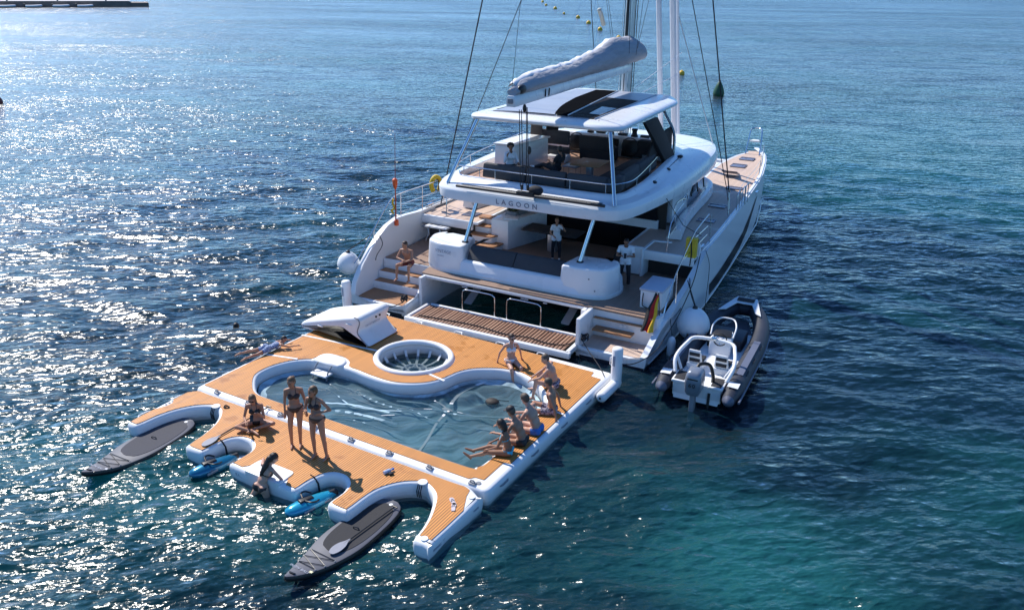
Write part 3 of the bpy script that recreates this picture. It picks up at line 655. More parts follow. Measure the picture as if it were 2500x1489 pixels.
text_mesh('small_lettering', 'YACHTS', .07, PVCG, yacht, frame((-2.42, 1.415, 1.66), (1, -.10, 0), (0, .12, 1)), 1.0)
for x, z in ((2.55, 1.75), (2.75, 1.42)): P(MB().lathe([(.005, 0), (.025, 0), (.02, -.012), (.005, -.015)], (x, 1.47, z), 10, 'Y'), 'deck_fitting', GREY)
# cockpit: curved stair, white cabinet, port table, starboard lockers
for k, (x0, x1, y0, y1, z) in enumerate(((-2.75, -1.72, 3.72, 4.66, 1.36), (-2.9, -1.92, 4.02, 4.72, 1.60), (-2.95, -2.1, 4.30, 4.80, 1.84), (-2.9, -2.15, 4.58, 4.95, 2.06))):
    pl = rpoly([(x0, y0), (x1-.12, y0), (x1, y0+.3), (x1, y1), (x0, y1)], .16, 5)
    P(MB().loft([[(x, y, 1.15) for x, y in offset(pl, .05)], [(x, y, z-.03) for x, y in offset(pl, .05)]]), 'stair_riser', GEL, smooth=40)
    P(MB().prism(pl, z-.03, z+.012), 'stair_tread', TEAKD, bevel=.006)
P(MB().loft([[(-2.2, 4.3, z), (-1.55, 4.3, z), (-1.0, 6.2, z), (-2.2, 6.2, z)] for z in (1.15, 2.16)]), 'galley_cabinet', GEL, bevel=.03)
P(MB().box((-1.62, 4.72, 2.18), (.5, .5, .06), .3), 'cabinet_top', GEL, bevel=.02)
# folding table / boarding ladder stowed on the port aft deck edge
for k in range(3): P(MB().box((-4.35+.29*k, 3.82, 1.73), (.27, .24, .03)), 'ladder_tread', GEL, bevel=.008)
P(MB().box((-4.1, 3.82, 1.70), (1.0, .30, .025)), 'ladder_frame', GREY, bevel=.006)
for x in (-4.42, -3.95): P(MB().tube([(x, 3.8, 1.7), (x+.06, 3.75, 1.45), (x-.05, 3.72, 1.2)], .022), 'ladder_leg', ALU)
P(MB().box((-3.95, 3.78, 1.40), (.5, .24, .03)), 'ladder_tread', GREY, bevel=.006)
# starboard cockpit: coaming and entry
P(MB().loft([[(3.26, 4.0, z), (3.30, 4.1, z), (3.30, 5.05, z), (3.82, 5.15, z), (3.82, 5.25, z), (3.2, 5.15, z), (3.2, 4.05, z)] for z in (1.15, 2.04)]), 'cockpit_coaming', GEL, bevel=.02)
P(MB().box((2.95, 4.15, 1.62), (.62, .14, .9)), 'seat_back', GEL, bevel=.05)
P(MB().box((2.7, 4.45, 1.40), (.9, .5, .5)), 'cockpit_seat', ANTH2, bevel=.05)
P(MB().box((-.2, 5.0, 1.86), (2.0, .9, .05)), 'cockpit_table', ANTH2, bevel=.02)
P(MB().box((-.2, 5.0, 1.5), (.3, .3, .7)), 'table_leg', ALU, bevel=.02)
# saloon: aft bulkhead with dark sliding doors, side windows, wrap-around white sill
for x in (-2.2, -1.1, 0, 1.1, 2.2): P(MB().box((x, 6.45, 2.2), (1.06, .05, 2.1)), 'sliding_door', BLKG, bevel=.01)
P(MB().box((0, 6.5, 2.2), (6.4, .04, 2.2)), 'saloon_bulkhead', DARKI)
cab = cat([(2.95, 6.4), (3.0, 8.0), (2.98, 10.0), (2.85, 11.6), (2.4, 12.8), (1.4, 13.5), (0, 13.7)], 5)
cabin = [(x, y) for x, y in cab]+[(-x, y) for x, y in cab[::-1][1:]]
P(MB().loft([[(x, y, z) for x, y in offset(cabin+[], 0)] for z in (2.0, 2.3)], True), 'cabin_base', GEL, smooth=40)
wallr = [[(x*k, 6.4+(y-6.4)*(1-(1-k)*.5), z) for x, y in cabin] for k, z in ((.985, 2.28), (.97, 2.75), (.93, 3.40))]
P(MB().loft(wallr, True), 'saloon_window', BLKG, smooth=40)
for s in (-1, 1):
    sil = cat([(4.02, 5.5), (3.72, 7.2), (3.55, 9.0), (3.45, 10.8), (3.28, 12.2), (2.95, 13.0), (2.4, 13.6)], 5)
    P(MB().loft([[(s*x, y, 2.05), (s*(x-.04), y, 2.34), (s*(x-.16), y, 2.38), (s*(x-.30), y, 2.30), (s*(x-.5), y, 2.02)] for x, y in sil]), 'cabin_sill', GEL, smooth=60)
    P(MB().loft([[(s*3.25, 7.0, 2.1), (s*3.3, 8.3, 2.1), (s*3.12, 8.3, 2.1), (s*3.05, 7.0, 2.1)], [(s*3.22, 7.0, 2.9), (s*3.3, 8.9, 2.9), (s*3.1, 8.9, 2.9), (s*3.0, 7.0, 2.9)], [(s*3.3, 6.8, 3.42), (s*3.3, 9.8, 3.42), (s*3.1, 9.8, 3.42), (s*3.0, 6.8, 3.42)]]), 'roof_pillar', GEL, bevel=.03)
text_mesh('small_lettering', '70FT', .16, BLK, yacht, frame((3.315, 8.05, 2.72), (.0, 1, .02), (0.02, 0, 1)), 1.0)
for k in range(4):
    y = 9.3+k*.85; P(MB().tube([(2.99, y, 2.3), (2.80, y+.05, 3.36)], .03), 'window_mullion', BLK)
# foredeck between the hulls, trampolines and longeron
fd = [(x*.98, y) for x, y in cabin if y > 12]; fdp = [(-2.3, 12.0), (2.3, 12.0), (2.25, 15.4), (-2.25, 15.4)]
P(MB().prism(fdp, 1.5, 2.02), 'fore_deck', GEL, bevel=.04)
P(MB().prism([(-2.2, 12.1), (2.2, 12.1), (2.15, 15.3), (-2.15, 15.3)], 2.021, 2.027), 'deck_teak', TEAK)
P(MB().prism([(-2.2, 15.45), (2.2, 15.45), (2.2, 18.3), (-2.2, 18.3)], 1.93, 1.95), 'trampoline', mat('white_trampoline_net', (.62, .66, .70), .8))
P(MB().tube([(-2.4, 18.5, 1.95), (0, 18.5, 1.95), (2.4, 18.5, 1.95)], .12, 10), 'cross_beam', GEL)
P(MB().tube(cat([(-.45, 17.9, 2.0), (-.42, 18.0, 2.7), (-.25, 18.1, 2.98), (0, 18.1, 3.05), (.25, 18.1, 2.98), (.42, 18.0, 2.7), (.45, 17.9, 2.0)], 4), .035, 8), 'bow_arch', STEEL)
# hatches on the side decks
SMOK = mat('hatch_glass', (.16, .15, .20), .12, var=.05)
for s in (-1, 1):
    for x, y, w, l in ((3.08, 18.95, .62, .55), (3.06, 17.35, .62, .62), (3.95, 10.3, .62, .35), (4.1, 8.2, .6, .35), (3.85, 13.25, .6, .36)):
        z = 2.012+.09*max(0, (y-10)/11); h = P(MB().box((s*x, y, z+.012), (w, l, .03)), 'deck_hatch', SMOK, bevel=.01)
        fr = MB().tube([(s*x-w/2, y-l/2, z+.03), (s*x+w/2, y-l/2, z+.03), (s*x+w/2, y+l/2, z+.03), (s*x-w/2, y+l/2, z+.03)], .018, 6, True); f_ = fr.build('hatch_frame', ALU, h)
x, y = 3.2, 15.3
h = P(MB().loft([[(x-.32, y+.3, 2.08), (x+.32, y+.3, 2.08), (x+.32, y-.28, 2.28), (x-.32, y-.28, 2.28)], [(x-.32, y+.3, 2.10), (x+.32, y+.3, 2.10), (x+.32, y-.28, 2.30), (x-.32, y-.28, 2.30)]]), 'open_hatch', SMOK)
for k in range(5): MB().box((x, y+.28-.14*k, 2.115+.05*k), (.66, .035, .02)).build('hatch_bar', BLK, h)
P(MB().box((-3.3, 4.9, 2.02), (.55, .55, .02)), 'deck_hatch', SMOK, bevel=.006)
for k in range(4): P(MB().box((-3.3, 4.7+.13*k, 2.034), (.5, .03, .012)), 'hatch_bar', GREY)
# pulpit seats at both bows
for s in (-1, 1):
    ZS = ZSP if s < 0 else ZSS
    P(MB().loft([[(s*2.78, 20.5, z), (s*3.25, 20.5, z), (s*3.15, 20.85, z), (s*2.88, 20.85, z)] for z in (2.62, 2.68)]), 'pulpit_seat', PVC, bevel=.015)
    P(MB().tube(cat([(s*2.72, 20.2, 2.1), (s*2.74, 20.45, 2.7), (s*2.78, 20.6, 3.15), (s*2.9, 20.8, 3.22), (s*3.15, 20.75, 3.22), (s*3.3, 20.5, 3.15), (s*3.38, 20.2, 2.7), (s*3.42, 19.9, 2.12)], 4), .032, 8), 'pulpit_rail', STEEL)
    # guard rails
    for y in (19.2, 17.4, 15.6): P(MB().tube([(s*(XO(y)-.16), y, 2.1), (s*(XO(y)-.16), y, 2.78)], .016, 6), 'stanchion', STEEL)
    for dz in (.66, .36):
        pts = [(s*(XO(y)-.16), y, 2.1+dz-.03*math.sin((y-10)*2)) for y in (10.6, 12, 13.8, 15.6, 17.4, 19.2, 20.2)]
        P(MB().tube(pts, .006, 5), 'lifeline', STEEL)
    # gate hoops amidships
    for y in (9.7, 10.5, 11.0): P(MB().tube(cat([(s*4.78, y, 2.05), (s*4.76, y, 2.62), (s*4.76, y+.08, 2.74), (s*4.76, y+.3, 2.76), (s*4.76, y+.38, 2.66), (s*4.78, y+.38, 2.05)], 3), .018, 7), 'gate_hoop', STEEL)
    # sloping stern rails
    pts = cat([(s*4.92, .3, 1.30), (s*4.90, .6, 1.5), (s*4.90, 1.3, 2.08), (s*4.88, 2.1, 2.76), (s*4.86, 2.5, 2.98), (s*4.84, 3.0, 3.02), (s*4.82, 4.2, 3.0), (s*4.8, 5.6, 2.98)] if s < 0 else [(4.80, 1.5, 1.0), (4.83, 1.7, 1.45), (4.86, 2.3, 2.12), (4.88, 3.54, 2.8), (4.86, 4.2, 2.92), (4.8, 5.6, 2.98)], 4)
    P(MB().tube(pts, .02, 8), 'stern_rail', STEEL)
    P(MB().tube([(s*4.86, 2.9 if s < 0 else 3.3, 2.62), (s*4.82, 4.2, 2.62), (s*4.8, 5.6, 2.60)], .012, 6), 'lifeline', STEEL)
    P(MB().tube([(s*4.88, 2.9 if s < 0 else 2.8, 2.36), (s*4.84, 4.2, 2.34), (s*4.8, 5.6, 2.32)], .012, 6), 'lifeline', STEEL)
    for y, zt in ((1.35, 2.12), (2.9, 3.02), (4.2, 3.0), (5.6, 2.98)) if s < 0 else ((2.3, 2.12), (4.3, 2.92), (5.6, 2.98)): P(MB().tube([(s*4.9, y, ZS(y)), (s*4.87, y, zt)], .016, 6), 'stanchion', STEEL)
    P(MB().tube(cat([(s*3.95, 4.25, 2.0), (s*3.95, 4.4, 2.75), (s*3.85, 5.2, 2.95), (s*3.7, 6.6, 2.95)], 4), .018, 7), 'cockpit_rail', STEEL)
    P(MB().tube([(s*3.95, 4.4, 2.45), (s*3.8, 5.6, 2.45)], .012, 6), 'cockpit_rail', STEEL)
    for y in (4.7, 12.4): P(MB().box((s*4.9, y, 2.22), (.08, .34, .04)).tube([(s*4.9, y-.1, 2.12), (s*4.9, y-.1, 2.22), (s*4.9, y+.1, 2.22), (s*4.9, y+.1, 2.12)], .02), 'mooring_cleat', STEEL)
P(MB().tube(cat([(3.55, 6.3, 2.35), (3.5, 6.35, 2.9), (3.55, 6.9, 3.0), (3.6, 7.3, 2.9)], 4), .022, 8), 'grab_rail', STEEL)
P(MB().tube(cat([(3.35, 7.6, 2.75), (3.42, 7.75, 2.95), (3.44, 7.95, 2.85), (3.42, 8.0, 2.4)], 4), .022, 8), 'grab_rail', STEEL)
# ---------------------------------------------------------------- flybridge roof shell
half = cat([(0, 2.06), (1.6, 2.06), (2.3, 2.10), (2.75, 2.22), (3.05, 2.48), (3.25, 2.95), (3.44, 4.0), (3.60, 5.4), (3.66, 7.0), (3.66, 8.6), (3.60, 10.2), (3.42, 11.6), (3.0, 12.9), (2.2, 13.8), (1.1, 14.2), (0, 14.3)], 3)
roof = half+[(-x, y) for x, y in half[::-1][1:-1]]
well = []                                                # matching ring of points round the seating well
for x, y in roof:
    sgn = 1 if x >= 0 else -1
    t = np.clip((y-2.06)/(14.3-2.06), 0, 1)
    hx = float(np.interp(y, [2.06, 3, 5, 8, 10.2, 12, 14.3], [2.45, 2.78, 2.82, 2.62, 2.45, 1.9, .9]))
    xx = max(-hx, min(hx, x*.84)); yy = float(np.interp(y, [2.06, 2.5, 3.2, 9, 14.3], [2.86, 2.95, 3.35, 8.6, 9.9]))
    well.append((xx, yy))
lerp = lambda k, z: [(a[0]+(b[0]-a[0])*k, a[1]+(b[1]-a[1])*k, z) for a, b in zip(roof, well)]
zf = lambda pts, fn: [(x, y, fn(x, y, z)) for x, y, z in pts]
up = lambda x, y, z: z+.16*max(0, min(1, (y-4)/6))
out_ = lambda d, z: [(x, y, z) for x, y in offset(roof, d)]
rings = [out_(.30, 3.30), out_(.03, 3.30), out_(.0, 3.315), out_(-.03, 3.585), out_(-.012, 3.625), zf(lerp(.03, 3.655), up), zf(lerp(.12, 3.735), up), zf(lerp(.42, 3.77), up), zf(lerp(.62, 3.79), up), zf(lerp(.72, 3.86), up), zf(lerp(.80, 3.905), up), zf(lerp(.99, 3.915), up), zf(lerp(1.02, 3.89), up), zf(lerp(1.03, 3.72), lambda x, y, z: z)]
P(MB().loft(rings, True, True), 'flybridge_shell', GEL, smooth=38)
flo = offset(well, .05)
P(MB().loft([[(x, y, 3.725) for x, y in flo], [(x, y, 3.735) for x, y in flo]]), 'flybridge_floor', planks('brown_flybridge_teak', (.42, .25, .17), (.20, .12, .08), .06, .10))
text_mesh('name_lettering', 'LAGOON', .225, mat('dark_grey_letters', (.16, .19, .26), .4), yacht, frame((-.1, 2.036, 3.455), (1, 0, 0), (0, -.10, 1)), 1.75, .006)
# aft coach roof forward of the flybridge is part of the shell; windscreen coaming and console
P(MB().loft([[(-2.3, 8.9, 3.72), (2.3, 8.9, 3.72), (2.1, 10.2, 3.9), (-2.1, 10.2, 3.9)], [(-2.3, 9.0, 4.45), (2.3, 9.0, 4.45), (2.0, 9.8, 4.40), (-2.0, 9.8, 4.40)]]), 'helm_console', GEL, bevel=.06)
P(MB().loft([[(-2.1, 9.75, 4.2), (2.1, 9.75, 4.2), (1.7, 11.0, 4.12), (-1.7, 11.0, 4.12)], [(-2.1, 9.75, 4.40), (2.1, 9.75, 4.40), (1.7, 11.0, 4.22), (-1.7, 11.0, 4.22)]]), 'console_top', GEL, bevel=.04)
def winch(x, y, z):
    w = P(MB().lathe([(.02, 0), (.125, 0), (.13, .04), (.10, .08), (.085, .16), (.10, .22), (.115, .24), (.115, .27), (.02, .28)], (x, y, z), 18), 'winch', BLK)
    MB().lathe([(.01, 0), (.10, 0), (.10, .025), (.01, .03)], (x, y, z+.28), 18).build('winch_cap', STEEL, w)
for x in (-.75, .05, .95, 1.75): winch(x, 9.25, 4.44)
for x in (-.35, .5, 1.35): P(MB().box((x, 9.3, 4.48), (.34, .2, .07)), 'rope_clutch', BLK, bevel=.015)
for x in (-1.0, .15, 1.05): # dark helm screens and seat backs on the aft face of the console
    P(MB().loft([[(x-.38, 8.84, 3.8), (x+.38, 8.84, 3.8), (x+.36, 8.9, 4.38), (x-.36, 8.9, 4.38)], [(x-.38, 8.70, 3.8), (x+.38, 8.70, 3.8), (x+.36, 8.80, 4.38), (x-.36, 8.80, 4.38)]]), 'console_panel', BLK, bevel=.02)
P(MB().tube([(-1.0+.3*math.cos(a), 8.55+.03*math.sin(a), 4.2+.3*math.sin(a)) for a in np.linspace(0, 2*math.pi, 20, False)], .018, 6, True), 'steering_wheel', BLK)
P(MB().tube([(1.05+.3*math.cos(a), 8.55+.03*math.sin(a), 4.2+.3*math.sin(a)) for a in np.linspace(0, 2*math.pi, 20, False)], .018, 6, True), 'steering_wheel', BLK)
P(MB().box((1.75, 8.75, 4.2), (.9, .4, .5)), 'helm_seat', ANTH2, bevel=.06)
P(MB().box((.1, 8.0, 4.0), (1.3, .5, .5)), 'helm_seat', ANTH2, bevel=.06); P(MB().box((.1, 7.75, 4.35), (1.3, .14, .5)), 'seat_back', ANTH2, bevel=.05)
# sofas
def slab(x0, x1, y0, y1, z0, z1, lean=.05):
    return MB().loft([[(x0, y0, z0), (x1, y0, z0), (x1, y1, z0), (x0, y1, z0)], [(x0+lean*.3, y0+lean, z1), (x1-lean*.3, y0+lean, z1), (x1-lean*.3, y1, z1), (x0+lean*.3, y1, z1)]])
for x0, x1 in ((-1.82, -.32), (-.30, 1.02), (1.04, 2.36)):
    P(slab(x0, x1, 3.0, 3.24, 3.89, 4.33), 'sofa_back', ANTH, bevel=.05)
    P(MB().box(((x0+x1)/2, 3.62, 4.0), (x1-x0-.01, .75, .18)), 'sofa_seat', ANTH2, bevel=.05)
P(MB().loft([[(2.36, 3.0, z), (2.7, 3.32, z), (2.66, 3.75, z), (2.42, 3.75, z), (2.36, 3.25, z)] for z in (3.89, 4.33)]), 'sofa_back', ANTH, bevel=.05)
for y0, y1 in ((3.77, 5.3), (5.32, 7.2)):
    P(MB().loft([[(2.70-.05*(y-3.7), y, 3.89), (2.46-.05*(y-3.7), y, 3.89), (2.42-.05*(y-3.7), y, 4.36), (2.62-.05*(y-3.7), y, 4.36)] for y in (y0, y1)]), 'sofa_back', ANTH, bevel=.05)
    P(MB().box((1.98, (y0+y1)/2, 4.0), (.75, y1-y0-.01, .18)), 'sofa_seat', ANTH2, bevel=.05)
P(MB().box((-.9, 4.15, 3.97), (1.1, .7, .2)), 'lounger_pad', ANTH, bevel=.05)
P(MB().box((1.0, 5.0, 4.28), (.95, 1.1, .05)), 'fly_table', TEAKD, bevel=.015); P(MB().box((1.0, 5.0, 4.0), (.2, .2, .5)), 'table_leg', ALU, bevel=.02)
P(MB().box((.35, 5.1, 4.1), (.5, .5, .04)), 'side_table', SOLAR, bevel=.01)
for x, y in ((.14, 4.9), (.56, 4.9), (.14, 5.3), (.56, 5.3)): P(MB().tube([(x, y, 3.74), (x, y, 4.1)], .012, 6), 'table_leg', STEEL)
# white wet bar on the port side and helm lounge
P(MB().loft([[(-2.25, 4.55, 3.72), (-1.48, 4.6, 3.72), (-1.15, 6.5, 3.72), (-2.1, 6.5, 3.72)], [(-2.2, 4.55, 4.62), (-1.5, 4.6, 4.62), (-1.18, 6.5, 4.62), (-2.1, 6.5, 4.62)]]), 'wet_bar', GEL, bevel=.04)
P(MB().loft([[(-2.24, 4.5, z), (-1.46, 4.56, z), (-1.12, 6.54, z), (-2.12, 6.54, z)] for z in (4.63, 4.68)]), 'bar_lid', GEL, bevel=.015)
P(MB().box((-1.3, 7.35, 4.0), (.9, .7, .28)), 'helm_seat', ANTH, bevel=.06); P(MB().box((-1.75, 7.9, 4.4), (1.5, .18, .5)), 'seat_back', ANTH, bevel=.06)
P(MB().box((-1.0, 7.0, 3.86), (.7, .55, .25)), 'seat_base', GEL, bevel=.04)
# flybridge rails
zt = 4.2
rail = cat([(-3.0, 3.5, 4.0), (-2.75, 2.95, 4.2), (-2.39, 2.86, zt), (-1.26, 2.85, zt), (0, 2.85, zt), (1.26, 2.85, zt), (2.2, 2.86, zt), (2.62, 3.0, zt), (2.86, 3.45, zt), (2.87, 4.2, zt), (2.66, 6.0, zt+.02), (2.48, 7.4, zt+.06)], 5)
P(MB().tube(rail, .018, 8), 'flybridge_rail', STEEL)
for x, y in ((-2.39, 2.86), (-1.82, 2.86), (-1.26, 2.85), (0, 2.85), (1.26, 2.85), (2.39, 2.87), (2.87, 4.16), (2.66, 6.0)):
    P(MB().tube([(x, y, 3.78), (x, y, zt)], .013, 6), 'stanchion', STEEL)
prail = cat([(-2.75, 3.0, 4.2), (-2.95, 4.2, 4.25), (-2.95, 6, 4.35), (-2.9, 8.0, 4.45)], 4)
P(MB().tube(prail, .016, 8), 'flybridge_rail', STEEL)
for y in (4.2, 6.0, 7.6): P(MB().tube([(-2.93, y, 3.85), (-2.94, y, 4.22+.05*(y-4))], .013, 6), 'stanchion', STEEL)
# traveller track, sheet tackle
P(MB().tube([(-2.12, 1.0+.95, 3.80), (2.72, 1.98, 3.80)], .045, 10), 'traveller_track', BLK)
for dy in (.06, .12): P(MB().tube([(-2.0, 2.0+dy, 3.83), (2.6, 2.02+dy, 3.83)], .008, 5), 'traveller_line', ROPE)
P(MB().box((.22, 1.98, 3.86), (.55, .14, .08)), 'traveller_car', BLK, bevel=.02)
P(MB().ball((.48, 2.15, 3.93), (.24, .16, .15)), 'rope_bag', ROPE)
for x, y in ((.12, 1.95), (.3, 1.98)): P(MB().ball((x, y, 4.02), (.05, .04, .09)), 'sheet_block', BLK)
for k, (a, b) in enumerate((((.08, 1.93, 4.05), (.0, 1.95, 6.25)), ((.16, 1.95, 4.05), (.05, 1.98, 6.25)), ((.26, 1.98, 4.05), (.12, 2.15, 6.30)), ((.32, 2.0, 4.05), (.15, 2.15, 6.30)))):
    P(MB().tube([a, b], .012, 6), 'main_sheet', ROPE)
for z in (6.28, 5.1): P(MB().ball((.1 if z > 6 else .28, 2.08, z), (.06, .05, .12)), 'sheet_block', BLK)
# ---------------------------------------------------------------- hardtop
hp = [(-2.18, 3.16), (1.95, 3.12), (2.52, 3.62), (2.36, 9.6), (1.85, 10.55), (-1.85, 10.75), (-2.30, 9.9), (-2.52, 3.5)]
hr = rpoly(hp, .28, 5); hq = lambda d, z: [(x, y, z+.10*(1-(x/2.6)**2)) for x, y in offset(hr, d)]
P(MB().loft([hq(.3, 5.56), hq(.06, 5.58), hq(.0, 5.62), hq(-.01, 5.68), hq(.03, 5.735), hq(.14, 5.765), hq(.5, 5.79), hq(.9, 5.80)]), 'hardtop', GEL, smooth=40)
zh_ = lambda x, d=.0: 5.80+.10*(1-(x/2.6)**2)+d
def sheet(pts, d, name, m, par=None): # pts: list of (x0, x1, y) rows
    rows = []
    for x0, x1, y in pts: rows.append([(x0+(x1-x0)*k/6, y, zh_(x0+(x1-x0)*k/6, d)) for k in range(7)])
    return MB().loft(rows, False, False).build(name, m, yacht, smooth=40)
ROOFG = mat('dark_roof_film', (.020, .018, .020), .6, spec=.05)
lb = lambda y: float(np.interp(y, [3.7, 4.1, 5.0, 5.84, 7.5, 10], [.32, .15, -.14, -.36, -.66, -.86])); br = lambda y: .69-.66*(y-4.06)/5.8; rb = lambda y: 1.55-.12*(y-3.7)/6
for y0, y1 in ((3.75, 5.2), (5.22, 6.9), (6.92, 8.6), (8.62, 9.9)):
    sheet([(-1.82+.03*(y-3.7), lb(y)-.01, y) for y in np.linspace(y0, y1, 5)], .006, 'solar_panel', SOLAR)
sheet([(lb(y), br(y)-.02, y) for y in np.linspace(3.75, 9.85, 14)], .012, 'sunroof', mat('black_canvas_roof', (.007, .008, .010), .9, spec=0))
for y0, y1, m_ in ((3.8, 4.35, 0), (4.4, 6.1, 1), (6.15, 8.0, 1), (8.05, 9.8, 2)):
    sheet([(br(y)+.03, rb(y), y) for y in np.linspace(y0, y1, 5)], .010, 'roof_window', [ROOFG, ROOFG, SOLAR][m_])
sheet([(br(y)+.45, rb(y)-.08, y) for y in np.linspace(4.5, 6.0, 4)], .016, 'pane_reflection', mat('pale_pane_reflection', (.32, .34, .42), .25))  # bright reflection on the roof glass, laid on as a pale sheet
P(MB().tube([(br(y), y, zh_(br(y), .02)) for y in np.linspace(3.76, 9.85, 8)], .024, 6), 'roof_bar', SOLAR)
P(MB().tube([(rb(y)+.03, y, zh_(rb(y), .01)) for y in np.linspace(3.76, 9.85, 8)], .02, 6), 'roof_bar', SOLAR)
P(MB().tube([(-1.82, 3.72, zh_(1.8, .006)), (1.4, 3.72, zh_(1.4, .006))], .008, 6), 'roof_seam', SOLAR)
for a, b in (((-2.66, 2.32, 3.74), (-2.10, 3.22, 5.62)), ((2.90, 2.30, 3.74), (2.28, 3.26, 5.62))):
    P(MB().tube([a, b], .055, 12), 'hardtop_post', STEEL)
for a, m_, b in (((-2.55, 9.3, 4.2), (-2.5, 9.2, 4.9), (-2.25, 8.6, 5.6)), ((2.55, 8.9, 4.0), (2.52, 8.8, 4.8), (2.38, 8.0, 5.6))):
    P(MB().tube(cat([a, m_, b], 5), .05, 12), 'hardtop_post', STEEL)
for a, b in (((-1.83, 1.95, 2.03), (-1.62, 2.35, 3.31)), ((2.06, 1.95, 2.03), (2.28, 2.35, 3.31))):
    P(MB().tube([a, b], .06, 12), 'cockpit_post', STEEL); P(MB().lathe([(.02, 0), (.11, 0), (.10, .03), (.06, .04)], (a[0], a[1], 2.04), 16), 'post_foot', BLK)
# canvas covers folded on the hardtop sides
P(MB().loft([[(2.42, 5.6, 5.58), (2.40, 6.9, 5.58), (2.52, 6.9, 5.58), (2.54, 5.6, 5.58)], [(2.42, 6.6, 4.9), (2.40, 7.7, 5.0), (2.54, 7.7, 5.0), (2.56, 6.6, 4.9)], [(2.44, 8.0, 3.85), (2.46, 9.0, 3.92), (2.62, 9.0, 3.92), (2.62, 8.0, 3.85)]]), 'side_curtain', mat('black_canvas', (.012, .012, .012), .8), bevel=.03)
P(MB().loft([[(2.36, 7.0, 4.9), (2.36, 8.9, 5.0), (2.44, 8.9, 5.0), (2.44, 7.0, 4.9)], [(2.36, 6.4, 4.3), (2.36, 9.0, 4.2), (2.44, 9.0, 4.2), (2.44, 6.4, 4.3)]]), 'side_curtain', mat('black_canvas', (.012, .012, .012), .8), bevel=.03)
P(MB().loft([[(-2.25, 7.4, 5.6), (-2.05, 7.9, 5.6), (-2.0, 7.8, 5.6), (-2.2, 7.3, 5.6)], [(-2.35, 7.4, 4.1), (-2.1, 7.9, 4.1), (-2.05, 7.8, 4.1), (-2.3, 7.3, 4.1)]]), 'side_curtain', mat('grey_canvas', (.16, .15, .15), .8), bevel=.02)
P(MB().loft([[(-1.9, 7.9, 5.6), (-1.55, 8.5, 5.6), (-1.5, 8.4, 5.6), (-1.85, 7.8, 5.6)], [(-1.95, 7.9, 4.2), (-1.7, 8.3, 4.2), (-1.65, 8.2, 4.2), (-1.9, 7.8, 4.2)]]), 'side_curtain', mat('black_canvas', (.012, .012, .012), .8), bevel=.02)
# turning blocks and lines along the starboard roof edge
for p in ((3.05, 5.3, 3.83), (2.85, 8.7, 4.02), (2.95, 7.0, 3.9)): P(MB().ball(p, (.10, .14, .06)), 'turning_block', BLK)
P(MB().tube([(2.85, 8.7, 4.02), (2.95, 7.0, 3.93), (3.05, 5.3, 3.86), (3.55, 5.0, 3.5), (4.1, 5.3, 2.6), (4.5, 6.1, 2.1)], .011, 5), 'sheet_line', ROPE)
# ---------------------------------------------------------------- mast, boom, sail
MX, MY = -.02, 10.75
P(MB().loft([[(MX+.17*math.cos(a), MY+.30*math.sin(a), z) for a in np.linspace(0, 2*math.pi, 16, False)] for z in (3.95, 12, 25)]), 'mast', ALU, smooth=60)
P(MB().box((MX+.0, MY-.30, 14), (.09, .05, 13.0)), 'sail_track', BLK)
P(MB().loft([[(MX+.02+.06*math.cos(a), MY-.36+.05*math.sin(a), z) for a in np.linspace(0, 2*math.pi, 8, False)] for z in (7.6, 8.6)]), 'halyard_bundle', BLK)
for k in range(9):
    a = -2.6+k*.55; P(MB().tube([(MX+.26*math.cos(a), MY+.36*math.sin(a), 3.95), (MX+.22*math.cos(a), MY+.33*math.sin(a), 12 if k % 2 else 24)], .012, 5), 'halyard', ROPE if k % 3 else STEEL)
P(MB().loft([[(.1-.13, y, z), (.1+.13, y, z), (.1+.15, y, z+.15), (.1+.10, y, z+.30), (.1-.10, y, z+.30), (.1-.15, y, z+.15)] for y, z in ((1.22, 6.42), (4, 6.46), (8, 6.52), (10.5, 6.55))]), 'boom', GEL, bevel=.015)
P(MB().box((.1, 1.2, 6.58), (.16, .05, .14)), 'boom_end', GREY, bevel=.02)
bag = []
NB = 40
for k in range(NB+1):
    y = 1.3+(11.75-1.3)*k/NB
    h = float(np.interp(y, [1.3, 1.7, 2.5, 5.3, 7.8, 8.7, 10.4, 11.3, 11.75], [.22, .36, .48, .52, .80, 1.05, 1.0, .75, .3]))
    w = float(np.interp(y, [1.3, 2.5, 5.3, 7.8, 8.8, 10.5, 11.4, 11.75], [.16, .28, .30, .33, .42, .46, .42, .2]))
    z0 = float(np.interp(y, [1.3, 10, 11.75], [6.70, 6.80, 6.85])); r = []
    for j in range(20):
        a = 2*math.pi*j/20; cx, cz = math.cos(a), math.sin(a)
        wr = 1+.022*math.sin(y*5.1+3*a)+.02*math.sin(y*9+2*a)+.012*math.sin(y*23+2*a)
        r.append((.1+w*wr*cx*abs(cx)**.0*(1 if cz < .2 else 1-.30*cz), y, z0+h/2*.98+h/2*wr*cz*(1.0 if cz > 0 else .95)))
    bag.append(r)
P(MB().loft(bag), 'sail_bag', SAILC, smooth=75)
top = []
for k in range(25):
    y = 1.45+7.6*k/24; h = float(np.interp(y, [1.3, 1.7, 2.5, 5.3, 7.8, 8.7, 10.4], [.22, .36, .48, .52, .80, 1.05, 1.0])); z0 = 6.70+.1*(y-1.3)/8.7
    w = float(np.interp(y, [1.3, 2.5, 5.3, 7.8, 8.8, 10.5], [.12, .22, .22, .24, .30, .3]))
    top.append([(.02-w*c, y, z0+h*.86+.13*s_+.03*math.sin(7*y+4*c)) for c, s_ in ((-.75, -.5), (-.55, .45), (0, .95), (.6, .55), (1, -.5))])
P(MB().loft(top, False, False), 'folded_sail', SAILW, smooth=75)
P(MB().ball((.22, 1.65, 6.86), (.10, .25, .13)), 'bag_opening', BLK)
